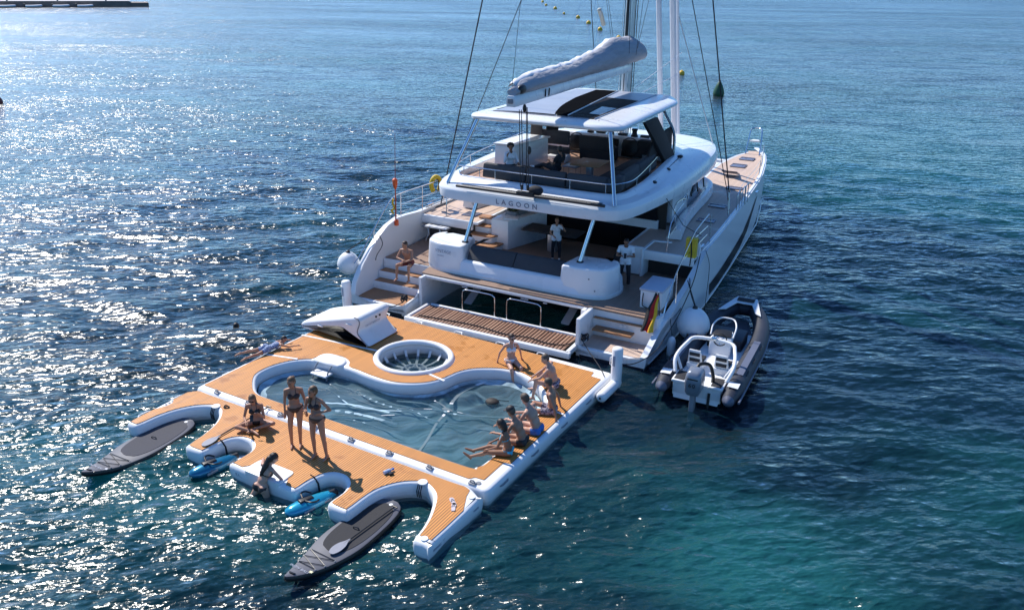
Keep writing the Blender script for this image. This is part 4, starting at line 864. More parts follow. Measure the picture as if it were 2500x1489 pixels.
for y in (3.1, 3.35): P(MB().tube([(.26, y, 6.5), (.27, y, 6.72)], .02, 6), 'reef_line', ROPE)
P(MB().tube([(.05, 1.35, 6.75), (.0, 1.9, 9), (0, 10.4, 25)], .007, 5), 'topping_lift', ROPE)
for p, q in (((.15, 4.2, 7.1), (.15, 10.4, 15)), ((.15, 6.8, 7.3), (.15, 10.4, 15)), ((-.1, 6.8, 7.3), (-.2, 10.4, 15))): P(MB().tube([p, q], .005, 4), 'lazy_jack', STEEL)
# shrouds
def ray_line(a, b, t0, t1):
    a, b = np.array(a), np.array(b); return [tuple(a+(b-a)*t0), tuple(a+(b-a)*t1)]
SH = {'p1': ((-4.4, 5.267, 3.72), (-3.2, 5.499, 9.03)), 'p2': ((-4.4, 7.426, 5.39), (-3.2, 8.273, 8.98))}
P(MB().tube(ray_line(*SH['p1'], -.30, 2.6), .022, 6), 'shroud', ROPE)
P(MB().tube(ray_line(*SH['p2'], -.93, 4.0), .014, 6), 'shroud', ROPE)
P(MB().tube([(4.66, 8.95, 2.1), (4.6, 9.0, 2.9)], .03, 8), 'shroud_turnbuckle', STEEL)
P(MB().tube([(4.6, 9.0, 2.9), (3.48, 8.72, 9.0), (1.2, 8.1, 21.5)], .022, 6), 'shroud', ROPE)
P(MB().tube([(4.62, 9.0, 2.5), (4.55, 8.85, 3.0), (3.05, 7.9, 9.0), (.6, 6.4, 19)], .014, 6), 'shroud', ROPE)
P(MB().tube([(4.55, 9.6, 2.1), (4.45, 9.62, 2.9)], .02, 8), 'shroud_turnbuckle', STEEL)
# furled head sails
def stay(y0, z0, y1, z1, r, name, m):
    a = np.array((.1, y0, z0)); b = np.array((.1, y1, z1)); return P(MB().tube([tuple(a+(b-a)*t) for t in (0, .03, .5, 1)], [r*.5, r, r, r*.5], 10), name, m)
stay(15.45, 2.5, 9.9, 21, .105, 'furled_sail', SAILW); stay(17.35, 2.5, 11.5, 21, .125, 'furled_sail', SAILW); stay(18.1, 2.2, 12.3, 20.5, .06, 'furled_sail', SAILW)
P(MB().lathe([(.02, 0), (.09, .02), (.09, .18), (.02, .2)], (.1, 18.05, 2.5), 12), 'furler_drum', BLK)
P(MB().tube([(3, 12.75, 3.66), (3, 6.64, 8.69)], .016, 5), 'lower_stay', SAILW)
P(MB().tube([(-2, 12.75, 5.3), (-2, 11.65, 9.3), (-1.8, 11.0, 12)], .016, 5), 'lower_stay', ROPE)
for dx in (0, .08): P(MB().tube([(-1.5+dx, 13.2, 6.7), (-1.5+dx, 11.9, 9.3)], .008, 5), 'flag_halyard', ROPE)
P(MB().tube([(-1.5, 11.1, 8.98), (-1.5, 11.95, 8.0)], .004, 5), 'flag_halyard', ROPE)
P(MB().tube([(-1.5, 11.38, 8.65), (-1.5, 11.40, 8.62), (-1.5, 11.91, 8.06), (-1.5, 11.93, 8.03)], [.04, .085, .085, .04], 10), 'radar_reflector', mat('pale_reflector_tube', (.45, .45, .40), .5))
for a, b in (((.6, 9.13, 7.3), (.6, 8.9, 9.4)), ((1.0, 8.7, 7.3), (1.0, 9.15, 9.4)), ((1.0, 8.8, 7.5), (1.0, 9.8, 9.3))): P(MB().tube([a, b], .008, 5), 'lazy_jack', ROPE)
for a, b in (((.3, 10.6, 5.9), (1.0, 14.2, 7.0)), ((.3, 10.6, 5.6), (1.0, 14.0, 6.2))): P(MB().tube([a, b], .012, 5), 'spare_sheet', SAILW)
P(MB().tube([(.85, 15.0, 4.2), (.8, 14.4, 6.5), (.75, 14.2, 8)], .011, 5), 'spare_sheet', SAILW)
# ================================================================ people
def capsule(mb, A, B, ra, rb, n=12):
    A, B = Vector(A), Vector(B); d = B-A; L = d.length
    if L < 1e-6: d = Vector((0, 0, 1)); L = 1e-6
    q = d.to_track_quat('Z', 'Y').to_matrix(); rings = []
    pr = [(ra*math.cos(a), ra*math.sin(a)) for a in (-1.5, -1.0, -.5, 0)]+[((ra*(1-k)+rb*k), L*k) for k in (.33, .66)]+[(rb*math.cos(a), L+rb*math.sin(a)) for a in (0, .5, 1.0, 1.5)]
    for r, z in pr: rings.append([A+q @ Vector((r*math.cos(2*math.pi*k/n), r*math.sin(2*math.pi*k/n), z)) for k in range(n)])
    return mb.loft(rings)
def remesh(mb, name, vox, smooth=6):
    me = bpy.data.meshes.new(name+'_raw'); me.from_pydata(mb.v, [], mb.f); bm = bmesh.new(); bm.from_mesh(me)
    bmesh.ops.recalc_face_normals(bm, faces=bm.faces); bm.to_mesh(me); bm.free()
    o = bpy.data.objects.new(name+'_raw', me); COL.objects.link(o)
    a = o.modifiers.new('r', 'REMESH'); a.mode = 'VOXEL'; a.voxel_size = vox
    b = o.modifiers.new('s', 'SMOOTH'); b.factor = .5; b.iterations = smooth
    dg = bpy.context.evaluated_depsgraph_get(); dg.update()
    out = bpy.data.meshes.new_from_object(o.evaluated_get(dg)); bpy.data.objects.remove(o); bpy.data.meshes.remove(me)
    out.name = name; out.materials.clear(); return out
def skin_mat(name, col):
    if name in MATS: return MATS[name]
    m = bpy.data.materials.new(name); m.use_nodes = True; t = NT(m)
    co = t.n('ShaderNodeTexCoord').outputs['Object']
    v = t.noise(co, 9, 4, .6)
    cc = t.mix(v, c4([c*.82 for c in col]), c4([min(1, c*1.12) for c in col]))
    t.out(t.n('ShaderNodeBsdfPrincipled', {'Base Color': cc, 'Roughness': .48, 'Subsurface Weight': .08, 'Subsurface Radius': (.02, .008, .004), 'Specular IOR Level': .4,
        'Normal': t.n('ShaderNodeBump', {'Strength': .12, 'Distance': .01, 'Height': t.noise(co, 45, 3)}).outputs[0]}).outputs[0])
    MATS[name] = m; return m
SK = {'fair': skin_mat('fair_skin', (.56, .32, .23)), 'tan': skin_mat('tanned_skin', (.42, .21, .13)), 'dark': skin_mat('deep_tanned_skin', (.27, .125, .07))}
HAIRM = {'brown': mat('brown_hair', (.045, .022, .012), .5, var=.3, bump=.5, bscale=90), 'dark': mat('dark_hair', (.014, .009, .007), .5, var=.3, bump=.5, bscale=90),
         'light': mat('light_brown_hair', (.15, .08, .035), .5, var=.3, bump=.5, bscale=90), 'grey': mat('short_grey_brown_hair', (.09, .065, .045), .6, var=.3, bump=.5, bscale=90)}
def pattern(name, a, b, sc):
    if name in MATS: return MATS[name]
    m = bpy.data.materials.new(name); m.use_nodes = True; t = NT(m); co = t.n('ShaderNodeTexCoord').outputs['Object']
    f = t.ramp(t.noise(co, sc, 2), .47, .53)
    t.out(t.n('ShaderNodeBsdfPrincipled', {'Base Color': t.mix(f, c4(a), c4(b)), 'Roughness': .8}).outputs[0]); MATS[name] = m; return m
CL = {'brown': mat('dark_brown_swimwear', (.045, .022, .018), .6), 'black': mat('black_swimwear', (.014, .013, .015), .6), 'white': mat('white_cotton', (.80, .80, .82), .7, bump=.2, bscale=40),
      'turq': mat('turquoise_swimwear', (.03, .42, .60), .6), 'blue': mat('bright_blue_trunks', (.05, .17, .52), .7), 'navy': mat('dark_navy_trousers', (.012, .014, .02), .8),
      'floral': pattern('dark_floral_cloth', (.05, .04, .07), (.40, .36, .42), 26), 'bluepat': pattern('blue_white_pattern_cloth', (.05, .09, .24), (.38, .46, .60), 30), 'red': mat('dark_red_trunks', (.13, .02, .02), .7)}
LENSM = mat('sunglass_lens', (.01, .01, .012), .1)
EYE = mat('dark_eye', (.02, .015, .012), .2)
def V(*a): return Vector(a[0] if len(a) == 1 else a)
def person(label, pos, az, H=1.68, sex='f', skin='tan', torso=(0, 0, 1), torso2=None, head=(0, 0, 1), face=(0, 1, 0), thR=(0, 0, -1), thL=(0, 0, -1), shR=(0, 0, -1), shL=(0, 0, -1), ftR=(0, 1, 0), ftL=(0, 1, 0),
           uaR=(.2, 0, -1), uaL=(-.2, 0, -1), faR=(.1, .1, -1), faL=(-.1, .1, -1), hair='brown', hairstyle='short', top=None, bottom=None, glasses=False, cap=None, group=None, hold=None, spread=0, parent_y=False, only_head=False):
    """pose vectors are in the person's own frame: x right, y forward, z up; pos is the hip centre; az the facing angle from +X"""
    S = H/1.70; ca, sa = math.cos(az), math.sin(az)
    root = thing('person', label, 'person', pos, az-math.pi/2, group)
    n = lambda v: Vector(v).normalized()
    t1 = n(torso); t2 = n(torso2 or torso); fw = Vector((0, 1, 0))
    rr = fw.cross(t1); rr = rr.normalized() if rr.length > .2 else Vector((1, 0, 0)); ff = t1.cross(rr)
    rr2 = rr; ff2 = t2.cross(rr2).normalized()
    m = sex == 'm'; mb = MB(); prims = []
    def cap_(A, B, ra, rb, lab): capsule(mb, A, B, ra*S, rb*S); prims.append((lab, A.copy(), B.copy(), ra*S, rb*S))
    def ell(c, r, X, Y, Z, lab):
        M = Matrix((X, Y, Z)).transposed(); mb.ball(c, [k*S for k in r], 14, 10, M); mn = min(r)*S; prims.append((lab, c.copy(), c.copy()+Z*1e-4, sum(r)/3*S, sum(r)/3*S))
    p = Vector((0, 0, 0)); wst = p+t1*.15*S; ch = wst+t2*.17*S; nb = wst+t2*.335*S
    hipw = .085 if m else .09; shw = .185 if m else .16
    ell(p+t1*.02*S, (.15, .10, .11) if m else (.162, .105, .115), rr, ff, t1, 'pelvis')
    ell(wst, (.135, .095, .13) if m else (.118, .083, .13), rr, ff, (t1+t2).normalized(), 'belly')
    ell(ch, (.160, .108, .165) if m else (.132, .092, .15), rr2, ff2, t2, 'chest')
    J = {}
    for s, nm, th, sh, ft, ua, fa in ((1, 'R', thR, shR, ftR, uaR, faR), (-1, 'L', thL, shL, ftL, uaL, faL)):
        hp_ = p+rr*s*hipw*S-t1*.03*S; kn = hp_+n(th)*.42*S; an = kn+n(sh)*.40*S; fd = n(ft); toe = an+fd*.15*S-n(sh).cross(fd).cross(fd)*0; J['kn'+nm] = kn; J['an'+nm] = an
        bt = (ff*-.06+rr*s*.0)*S; ell(hp_+bt+t1*.02*S, (.085, .075, .09), rr, ff, t1, 'pelvis')
        cap_(hp_, kn, .082 if not m else .080, .052, 'thigh'); cap_(kn, an, .050, .033, 'shank')
        sd = n(sh); back = sd.cross(fd.cross(sd)).normalized() if fd.cross(sd).length > .1 else -ff
        cap_(kn+sd*.09*S-back*.012*S, kn+sd*.20*S-back*.014*S, .047, .040, 'shank')
        dn = sd if abs(sd.dot(fd)) < .8 else -t1
        heel = an+sd*.045*S-fd*.045*S; ball_ = an+sd*.05*S+fd*.12*S
        cap_(an+sd*.01*S, heel, .033, .032, 'foot'); cap_(an+sd*.035*S, ball_, .036, .028, 'foot'); cap_(ball_, ball_+fd*.045*S, .030, .018, 'foot')
        so = nb-t2*.055*S+rr2*s*shw*S; el = so+n(ua)*.275*S; wr = el+n(fa)*.245*S; J['wr'+nm] = wr; J['fa'+nm] = n(fa); J['el'+nm] = el
        cap_(nb-t2*.03*S+rr2*s*.05*S, so, .052 if m else .046, .052 if m else .044, 'shoulder')
        if m: cap_(ch+rr2*s*.08*S+t2*.07*S+ff2*.05*S, ch+rr2*s*.09*S+ff2*.05*S, .062, .05, 'chest')
        else:
            b = ch+rr2*s*.066*S+ff2*.072*S-t2*.01*S; ell(b, (.058, .055, .056), rr2, ff2, t2, 'breast'); J['b'+nm] = b
        cap_(so, el, .047 if m else .041, .036 if m else .031, 'arm'); cap_(el, wr, .036 if m else .031, .025 if m else .021, 'forearm')
        pal = wr+n(fa)*.045*S; cap_(wr, pal+n(fa)*.03*S, .023, .026, 'hand')
    hu = n(head); hf = n(face); hf = (hf-hu*hf.dot(hu)).normalized(); hr = hf.cross(hu)
    hc = nb+hu*.165*S+hf*.015*S
    cap_(nb-t2*.02*S, hc-hu*.05*S, .056 if m else .048, .050 if m else .043, 'neck')
    ell(hc+hu*.025*S, (.074, .092, .092), hr, hf, hu, 'head'); ell(hc-hu*.045*S+hf*.028*S, (.056, .062, .068), hr, hf, hu, 'head')
    cap_(hc+hf*.088*S+hu*.012*S, hc+hf*.104*S-hu*.022*S, .010, .015, 'head')                  # nose
    cap_(hc-hu*.095*S+hf*.062*S, hc-hu*.098*S+hf*.07*S, .022, .020, 'head')                    # chin
    for s in (1, -1): ell(hc+hr*s*.076*S-hf*.005*S, (.012, .024, .032), hr, hf, hu, 'head')
    me = remesh(mb, 'body', .0125*max(.8, S))
    # fingers, each a bent two-segment chain rooted in the palm
    fm = MB()
    for s, nm in ((1, 'R'), (-1, 'L')):
        d = J['fa'+nm]; w = J['wr'+nm]; side = d.cross(V(0, 0, 1)); side = side.normalized() if side.length > .2 else rr2; crl = side.cross(d)
        for k, ln in enumerate((.072, .080, .074, .058)):
            b = w+d*.075*S+side*(.024-.016*k)*S; md = b+(d*.95+crl*-.25).normalized()*ln*.55*S; e = md+(d*.75+crl*-.65).normalized()*ln*.5*S
            fm.tube([b-d*.02*S, md, e], [.0088*S, .0082*S, .006*S], 6)
        b = w+d*.03*S+side*.022*S; md = b+(d*.6+side*.8).normalized()*.035*S; fm.tube([b-d*.01, md, md+(d*.9+side*.35).normalized()*.03*S], [.010*S, .009*S, .007*S], 6)
    bm = bmesh.new(); bm.from_mesh(me); vs = [bm.verts.new(v) for v in fm.v]
    for f in fm.f:
        try: bm.faces.new([vs[i] for i in f])
        except ValueError: pass
    bm.to_mesh(me); bm.free()
    body = link('body', me, SK[skin], root, 80)
    co = np.empty(len(me.vertices)*3); me.vertices.foreach_get('co', co); co = co.reshape(-1, 3)
    no = np.empty(len(me.vertices)*3); me.vertices.foreach_get('normal', no); no = no.reshape(-1, 3)
    best = np.full(len(co), 1e9); lab = np.empty(len(co), object); tt = np.zeros(len(co))
    for l, A, B, ra, rb in prims:
        A, B = np.array(A), np.array(B); d = B-A; t = np.clip(((co-A)@d)/(d@d+1e-12), 0, 1)
        ds = np.linalg.norm(co-A-t[:, None]*d, axis=1)-(ra+(rb-ra)*t); k = ds < best; best[k] = ds[k]; lab[k] = l; tt[k] = t[k]
    T1, T2, RR, FF = map(np.array, (t1, t2, rr, ff)); u1 = (co-np.array(p))@T1/S; lat = np.abs((co-np.array(p))@RR)/S
    u2 = (co-np.array(ch))@T2/S; lat2 = np.abs((co-np.array(ch))@np.array(rr2))/S; fr2 = (co-np.array(ch))@np.array(ff2)/S; fr1 = (co-np.array(p))@FF/S
    is_ = lambda *L: np.isin(lab.astype(str), L)
    def cloth(name, sel, matx, off=.006):
        faces = [[i for i in q.vertices] for q in me.polygons]; keep = [q for q in faces if all(sel[i] for i in q)]
        if not keep: return
        ids = sorted({i for q in keep for i in q}); mp = {i: k for k, i in enumerate(ids)}
        v = [co[i]+no[i]*off for i in ids]; mm = bpy.data.meshes.new(name); mm.from_pydata(v, [], [[mp[i] for i in q] for q in keep])
        link(name, mm, matx, root, 80)
    if bottom:
        kind, c = bottom
        tor = is_('pelvis', 'belly', 'thigh')
        if kind == 'bikini': cloth('bikini_bottom', tor & (u1 < .052) & (u1 > -.16) & (u1 > -.145+lat*1.15-.05*(fr1 < -.02)) & ((lab.astype(str) != 'thigh') | (tt < .16)), CL[c])
        if kind == 'shorts': cloth('swim_shorts', (tor & (u1 < .07) & ((lab.astype(str) != 'thigh') | (tt < .55))), CL[c], .012)
        if kind == 'trunks': cloth('swim_trunks', (tor & (u1 < .06) & ((lab.astype(str) != 'thigh') | (tt < .2))), CL[c], .008)
        if kind == 'trousers': cloth('trousers', ((tor & (u1 < .08)) | is_('shank')) & (tt < 1.1), CL[c], .014)
    if top:
        kind, c = top
        if kind == 'bikini':
            sel = np.zeros(len(co), bool)
            for s in 'RL':
                b = np.array(J['b'+s]); sel |= (np.linalg.norm(co-b, axis=1) < .074*S) & (fr2 > .03)
            sel |= is_('chest', 'breast', 'belly') & (np.abs(u2+.035) < .017)
            cloth('bikini_top', sel, CL[c]); cloth('neck_strap', is_('chest', 'shoulder', 'breast', 'neck') & (u2 > .02) & (np.abs(lat2-.055+.1*(u2-.05)*.4) < .011) & (fr2 > -.02), CL[c])
        if kind == 'shirt': cloth('shirt', (is_('chest', 'breast', 'belly', 'shoulder') | (is_('arm') & (tt < .62)) | is_('pelvis') | (is_('thigh') & (tt < .25))) & (u1 > -.20), CL[c], .018); cloth('shoes', is_('foot'), CL['white'], .01)
        if kind == 'longshirt': cloth('shirt', (is_('chest', 'breast', 'belly', 'shoulder', 'arm') | (is_('forearm') & (tt < .9)) | (is_('pelvis') & (u1 > -.02))) & (u1 > -.03), CL[c], .014)
        if kind == 'suit': cloth('swimsuit', is_('chest', 'breast', 'belly', 'pelvis') & (u2 < .11) & (u1 > -.13), CL[c], .006)
        if kind == 'vest': cloth('sling', is_('chest', 'belly') & (np.abs(u2-.06+lat2) < .03), CL[c], .008)
    hb = MB(); M = Matrix((hr, hf, hu)).transposed()
    def he(c, r): hb.ball(c, [k*S for k in r], 14, 10, M)
    he(hc+hu*.042*S-hf*.016*S, (.083, .096, .088))
    if hairstyle != 'short': he(hc-hf*.045*S, (.080, .070, .10))
    else: he(hc-hf*.035*S+hu*.01*S, (.079, .070, .085))
    if hairstyle == 'long':
        dn_ = Vector((0, 0, -1)); bk = hc-hf*.08*S-hu*.03*S; e1 = nb-ff2*.085*S-t2*.06*S; e2 = e1-t2*.16*S-ff2*.02*S
        capsule(hb, bk, e1, .062*S, .058*S); capsule(hb, e1, e2, .056*S, .030*S)
    if hairstyle == 'side':
        e1 = nb+ff2*.06*S+rr2*.075*S-t2*.02*S; e2 = e1-t2*.14*S+ff2*.03*S
        capsule(hb, hc-hf*.05*S-hu*.04*S, e1, .06*S, .04*S); capsule(hb, e1, e2, .04*S, .022*S)
    if hairstyle == 'bun':
        he(hc-hf*.10*S+hu*.055*S, (.038, .038, .038))
    if hairstyle == 'curly':
        for k in range(26):
            a, b = k*2.4, math.acos(1-1.5*(k+.5)/26); dd = hr*math.sin(b)*math.cos(a)+hf*(math.sin(b)*math.sin(a)*.8-.35)+hu*(math.cos(b)*.8+.15); he(hc+hu*.03*S+dd*.085*S, (.045, .045, .045))
    if hairstyle == 'bob': capsule(hb, hc-hf*.05*S-hu*.02*S, hc-hf*.055*S-hu*.12*S, .085*S, .075*S); he(hc-hf*.02*S+hu*.03*S, (.092, .098, .09))
    hm = remesh(hb, 'hair', .013, 3)
    # keep the face clear
    bm = bmesh.new(); bm.from_mesh(hm)
    fv = [v for v in bm.verts if (v.co-hc).dot(hf) > .030*S and (v.co-hc).dot(hu) < (.062*S) and abs((v.co-hc).dot(hr)) < .075*S and (v.co-hc).length < .14*S]
    bmesh.ops.delete(bm, geom=fv, context='VERTS'); bm.to_mesh(hm); bm.free()
    link('hair', hm, HAIRM[hair], root, 80)
    for s in (1, -1):
        MB().ball(hc+hr*s*.031*S+hf*.080*S+hu*.018*S, .011*S, 8, 6).build('eye', EYE, root)
    MB().ball(hc+hf*.089*S-hu*.052*S, (.020*S, .008*S, .007*S), 10, 6, M).build('mouth', mat('lips', (.35, .11, .09), .4), root)
    if glasses:
        g = MB()
        for s in (1, -1): g.ball(hc+hr*s*.033*S+hf*.090*S+hu*.018*S, (.028*S, .010*S, .021*S), 10, 6, M)
        g.tube([hc+hr*.078*S+hu*.02*S, hc+hr*.07*S+hf*.08*S+hu*.022*S, hc+hf*.10*S+hu*.024*S, hc-hr*.07*S+hf*.08*S+hu*.022*S, hc-hr*.078*S+hu*.02*S], .005*S, 6)
        g.build('sunglasses', LENSM, root)
    if cap:
        k = MB().ball(hc+hu*.060*S-hf*.006*S, (.086*S, .101*S, .078*S), 16, 10, M).build('cap', CL[cap], root)
        MB().loft([[hc+hr*x*S+hf*y*S+hu*z*S for x, y in ((-.065, .07), (-.05, .15), (0, .175), (.05, .15), (.065, .07))] for z in (.052, .060)]).build('cap_peak', CL[cap], k)
    return root, J
TC = math.atan2(-.866, .5)                           # the direction towards the viewer's side
hipz = ZD+.012
def seat(x, y, z=None): return (x, y, (hipz if z is None else z)+.105)
# two women standing
person('woman in dark brown bikini, arms hanging, left of the two standing', (4.05, -.70, hipz+.925), TC+.15, 1.70, 'f', 'tan', torso=(.03, -.03, 1), torso2=(-.02, .02, 1), head=(.1, .25, 1), face=(.45, .8, -.45),
    thR=(.10, .04, -1), thL=(.06, .10, -1), shR=(.02, -.06, -1), shL=(.05, -.10, -1), uaR=(.16, -.02, -1), faR=(.05, .12, -1), uaL=(-.20, -.05, -1), faL=(-.05, .12, -1), hair='light', hairstyle='bun', top=('bikini', 'brown'), bottom=('bikini', 'brown'))
person('woman in dark bikini with one elbow bent, right of the two standing', (4.74, -.80, hipz+.925), TC-.28, 1.70, 'f', 'tan', torso=(-.04, 0, 1), torso2=(.06, -.02, 1), head=(-.05, .15, 1), face=(.55, .8, -.25),
    thR=(.05, .02, -1), thL=(-.13, .06, -1), shR=(-.02, -.03, -1), shL=(-.06, -.07, -1), uaR=(.22, .22, -1), faR=(-.55, .75, .55), uaL=(-.55, -.35, -.9), faL=(.70, .55, -.10), hair='light', hairstyle='side', top=('bikini', 'brown'), bottom=('bikini', 'brown'))
# woman sitting cross-legged with a phone
c_, Jc = person('woman with sunglasses sitting cross-legged on the orange deck holding a phone', (2.62, -.52, hipz+.10), TC+.10, 1.68, 'f', 'tan', torso=(.0, -.02, 1), torso2=(.02, .22, 1), head=(.02, .42, 1), face=(.05, .8, -.55),
    thR=(.75, .72, .12), thL=(-.80, .62, .22), shR=(-.85, .25, -.14), shL=(.90, .14, -.2), ftR=(-.6, .8, 0), ftL=(.6, .8, 0), uaR=(.25, .25, -.9), faR=(-.30, .80, .05), uaL=(-.18, .35, -.9), faL=(.28, .65, .70), hair='light', hairstyle='long', top=('bikini', 'black'), bottom=('bikini', 'black'), glasses=True)
# woman climbing out of the water
person('woman with long wet dark hair climbing from the water onto the boarding step', (4.34, -2.06, .20), R(84), 1.68, 'f', 'fair', torso=(.05, .22, 1), torso2=(.14, .48, .95), head=(.25, .55, .8), face=(.35, .8, -.3),
    thR=(.10, .15, -1), thL=(-.45, -.25, -.8), shR=(.0, -.15, -1), shL=(-.55, -.6, -.6), uaR=(.40, .35, -.75), faR=(.10, .25, -.95), uaL=(-.75, .65, -.15), faL=(-.15, .1, -1), hair='dark', hairstyle='long', top=('bikini', 'black'), bottom=('bikini', 'black'))
# person lying face down at the left edge
person('person in blue patterned swimwear lying face down on the left pontoon edge', (-.02, 2.36, hipz+.095), R(74), 1.36, 'f', 'tan', torso=(0, 1, .06), torso2=(.02, 1, .16), head=(.05, .75, .6), face=(.6, .7, -.3),
    thR=(.16, -1, -.06), thL=(-.22, -1, -.02), shR=(.05, -1, .02), shL=(-.10, -1, .06), ftR=(.1, -1, -.3), ftL=(-.1, -1, -.3), uaR=(.72, .70, -.22), faR=(.35, .95, .0), uaL=(-.55, .80, -.22), faL=(.5, .85, 0), hair='dark', hairstyle='short', top=('suit', 'bluepat'), bottom=('shorts', 'bluepat'))
# woman in white bikini at the pool's far rim
person('woman in a white bikini and sunglasses sitting on the far pool rim', seat(5.92, 5.16), TC+.28, 1.68, 'f', 'fair', torso=(0, -.16, 1), torso2=(.02, -.02, 1), head=(-.05, .18, 1), face=(-.3, 1, -.2),
    thR=(.04, 1, -.06), thL=(-.16, 1, -.04), shR=(-.10, .06, -1), shL=(.12, .10, -1), ftR=(0, .8, -.6), ftL=(0, .8, -.6), uaR=(.42, -.32, -.85), faR=(.20, -.15, -1), uaL=(-.45, -.30, -.85), faL=(-.22, -.18, -1), hair='brown', hairstyle='bun', top=('bikini', 'white'), bottom=('bikini', 'white'), glasses=True)
# the row of five on the right side
person('man in dark patterned shorts hunched forward by the far corner of the pool', seat(7.46, 4.62), R(198), 1.80, 'm', 'fair', torso=(-.05, .10, 1), torso2=(-.05, .35, 1), head=(-.1, .50, 1), face=(-.3, .8, -.35),
    thR=(.22, .9, .34), thL=(-.22, .9, .22), shR=(-.06, .22, -.95), shL=(-.05, .15, -.95), uaR=(.1, .62, -.7), faR=(-.25, .6, -.45), uaL=(-.12, .62, -.7), faL=(.3, .7, -.4), hair='grey', bottom=('shorts', 'floral'), group=None)
person('man in pale patterned shorts leaning back on both arms at the pool rim', seat(8.02, 3.42), R(200), 1.78, 'm', 'tan', torso=(0, -.10, 1), torso2=(0, .10, 1), head=(0, .35, 1), face=(.15, .9, -.25),
    thR=(.16, .95, .12), thL=(-.16, .95, .02), shR=(0, .3, -.95), shL=(0, .25, -.95), uaR=(.35, -.45, -.85), faR=(.12, -.22, -1), uaL=(-.42, -.42, -.85), faL=(-.12, -.22, -1), hair='grey', bottom=('shorts', 'floral'))
person('broad-backed man in bright blue trunks sitting at the right rim of the pool', seat(8.14, 2.46), R(186), 1.90, 'm', 'fair', torso=(0, .18, 1), torso2=(0, .46, 1), head=(.05, .52, 1), face=(.35, .9, -.3),
    thR=(.14, .95, .0), thL=(-.14, .95, .0), shR=(0, .25, -.95), shL=(0, .25, -.95), uaR=(.15, .50, -.8), faR=(-.2, .85, -.1), uaL=(-.15, .50, -.8), faL=(.25, .85, -.1), hair='grey', bottom=('trunks', 'blue'))
person('man wearing a dark cap sitting between the blue trunks and the woman in turquoise', seat(8.10, 1.88), R(192), 1.80, 'm', 'tan', torso=(0, .14, 1), torso2=(0, .45, 1), head=(.05, .45, 1), face=(.3, .9, -.3),
    thR=(.14, .95, .0), thL=(-.14, .95, .0), shR=(0, .25, -.95), shL=(0, .25, -.95), uaR=(.15, .55, -.8), faR=(-.2, .8, -.1), uaL=(-.18, .55, -.8), faL=(.25, .85, -.15), hair='grey', bottom=('trunks', 'black'), cap='black')
person('dark-haired woman in a turquoise bikini, legs stretched over the water', seat(8.05, 1.36), R(200), 1.64, 'f', 'dark', torso=(0, .02, 1), torso2=(0, .26, 1), head=(.05, .35, 1), face=(.2, 1, -.3),
    thR=(.08, 1, -.02), thL=(-.10, 1, -.02), shR=(.02, 1, -.42), shL=(-.03, 1, -.38), ftR=(0, .6, .2), ftL=(0, .6, .5), uaR=(.16, .35, -.85), faR=(-.15, .85, -.5), uaL=(-.20, .38, -.85), faL=(.15, .9, -.45), hair='dark', hairstyle='bob', top=('bikini', 'turq'), bottom=('bikini', 'turq'))
# swimmer
person('swimmer with only a dark head above the water left of the pontoon', (-2.60, 3.48, -.62), R(100), 1.7, 'm', 'tan', torso=(0, .2, 1), head=(0, .15, 1), thR=(.1, .1, -1), thL=(-.1, .1, -1), uaR=(.8, .5, -.2), faR=(.5, .7, -.1), uaL=(-.8, .5, -.2), faL=(-.5, .7, -.1), hair='dark', bottom=('shorts', 'black'))
# on the yacht
YA = lambda a: a+YR
person('bare-chested man sitting on the stern steps of the catamaran', yw(-3.60, 1.38, 1.25), YA(R(-82)), 1.72, 'm', 'tan', torso=(0, .12, 1), torso2=(0, .35, 1), head=(.05, .25, 1), face=(.35, .9, -.05),
    thR=(.26, .85, .05), thL=(-.24, .85, .02), shR=(.02, .08, -1), shL=(.0, .05, -1), uaR=(.25, .55, -.75), faR=(-.85, .35, -.05), uaL=(-.25, .55, -.75), faL=(.75, .45, -.25), hair='brown', bottom=('shorts', 'red'))
person('crew member in pale shirt raising a hand to the face in the cockpit shade', yw(.30, 4.15, 1.15+.79), YA(R(-70)), 1.42, 'f', 'tan', head=(0, .05, 1), face=(-.2, 1, 0), uaR=(.3, .2, -.9), faR=(-.5, .6, -.2), uaL=(-.55, .45, -.4), faL=(.45, .25, .85), thR=(.1, 0, -1), thL=(-.1, 0, -1), hair='light', hairstyle='short', top=('shirt', 'white'), bottom=('trousers', 'navy'))
n_, Jn = person('crew member in white shirt looking down at a phone in the starboard cockpit', yw(3.0, 3.25, 1.15+.72), YA(R(-75)), 1.62, 'm', 'dark', torso=(0, .02, 1), torso2=(0, .12, 1), head=(0, .45, 1), face=(.1, .8, -.6), uaR=(.3, .30, -.85), faR=(-.5, .75, .25), uaL=(-.3, .30, -.85), faL=(.45, .75, .25), thR=(.12, .15, -1), thL=(-.12, .25, -1), shR=(0, -.1, -1), shL=(0, -.1, -1), hair='dark', top=('shirt', 'white'), bottom=('trousers', 'navy'))
person('curly-haired crew member in white shirt sitting on the flybridge sofa', yw(-1.15, 3.62, 4.20), YA(R(-40)), 1.62, 'f', 'dark', torso=(0, .06, 1), torso2=(0, .12, 1), head=(.08, .12, 1), face=(.2, 1, -.2), thR=(.12, 1, 0), thL=(-.12, 1, 0), shR=(0, .1, -1), shL=(0, .1, -1), uaR=(.3, .35, -.85), faR=(-.2, .4, .9), uaL=(-.2, .4, -.9), faL=(.3, .9, -.1), hair='dark', hairstyle='curly', top=('longshirt', 'white'), bottom=('trousers', 'navy'))
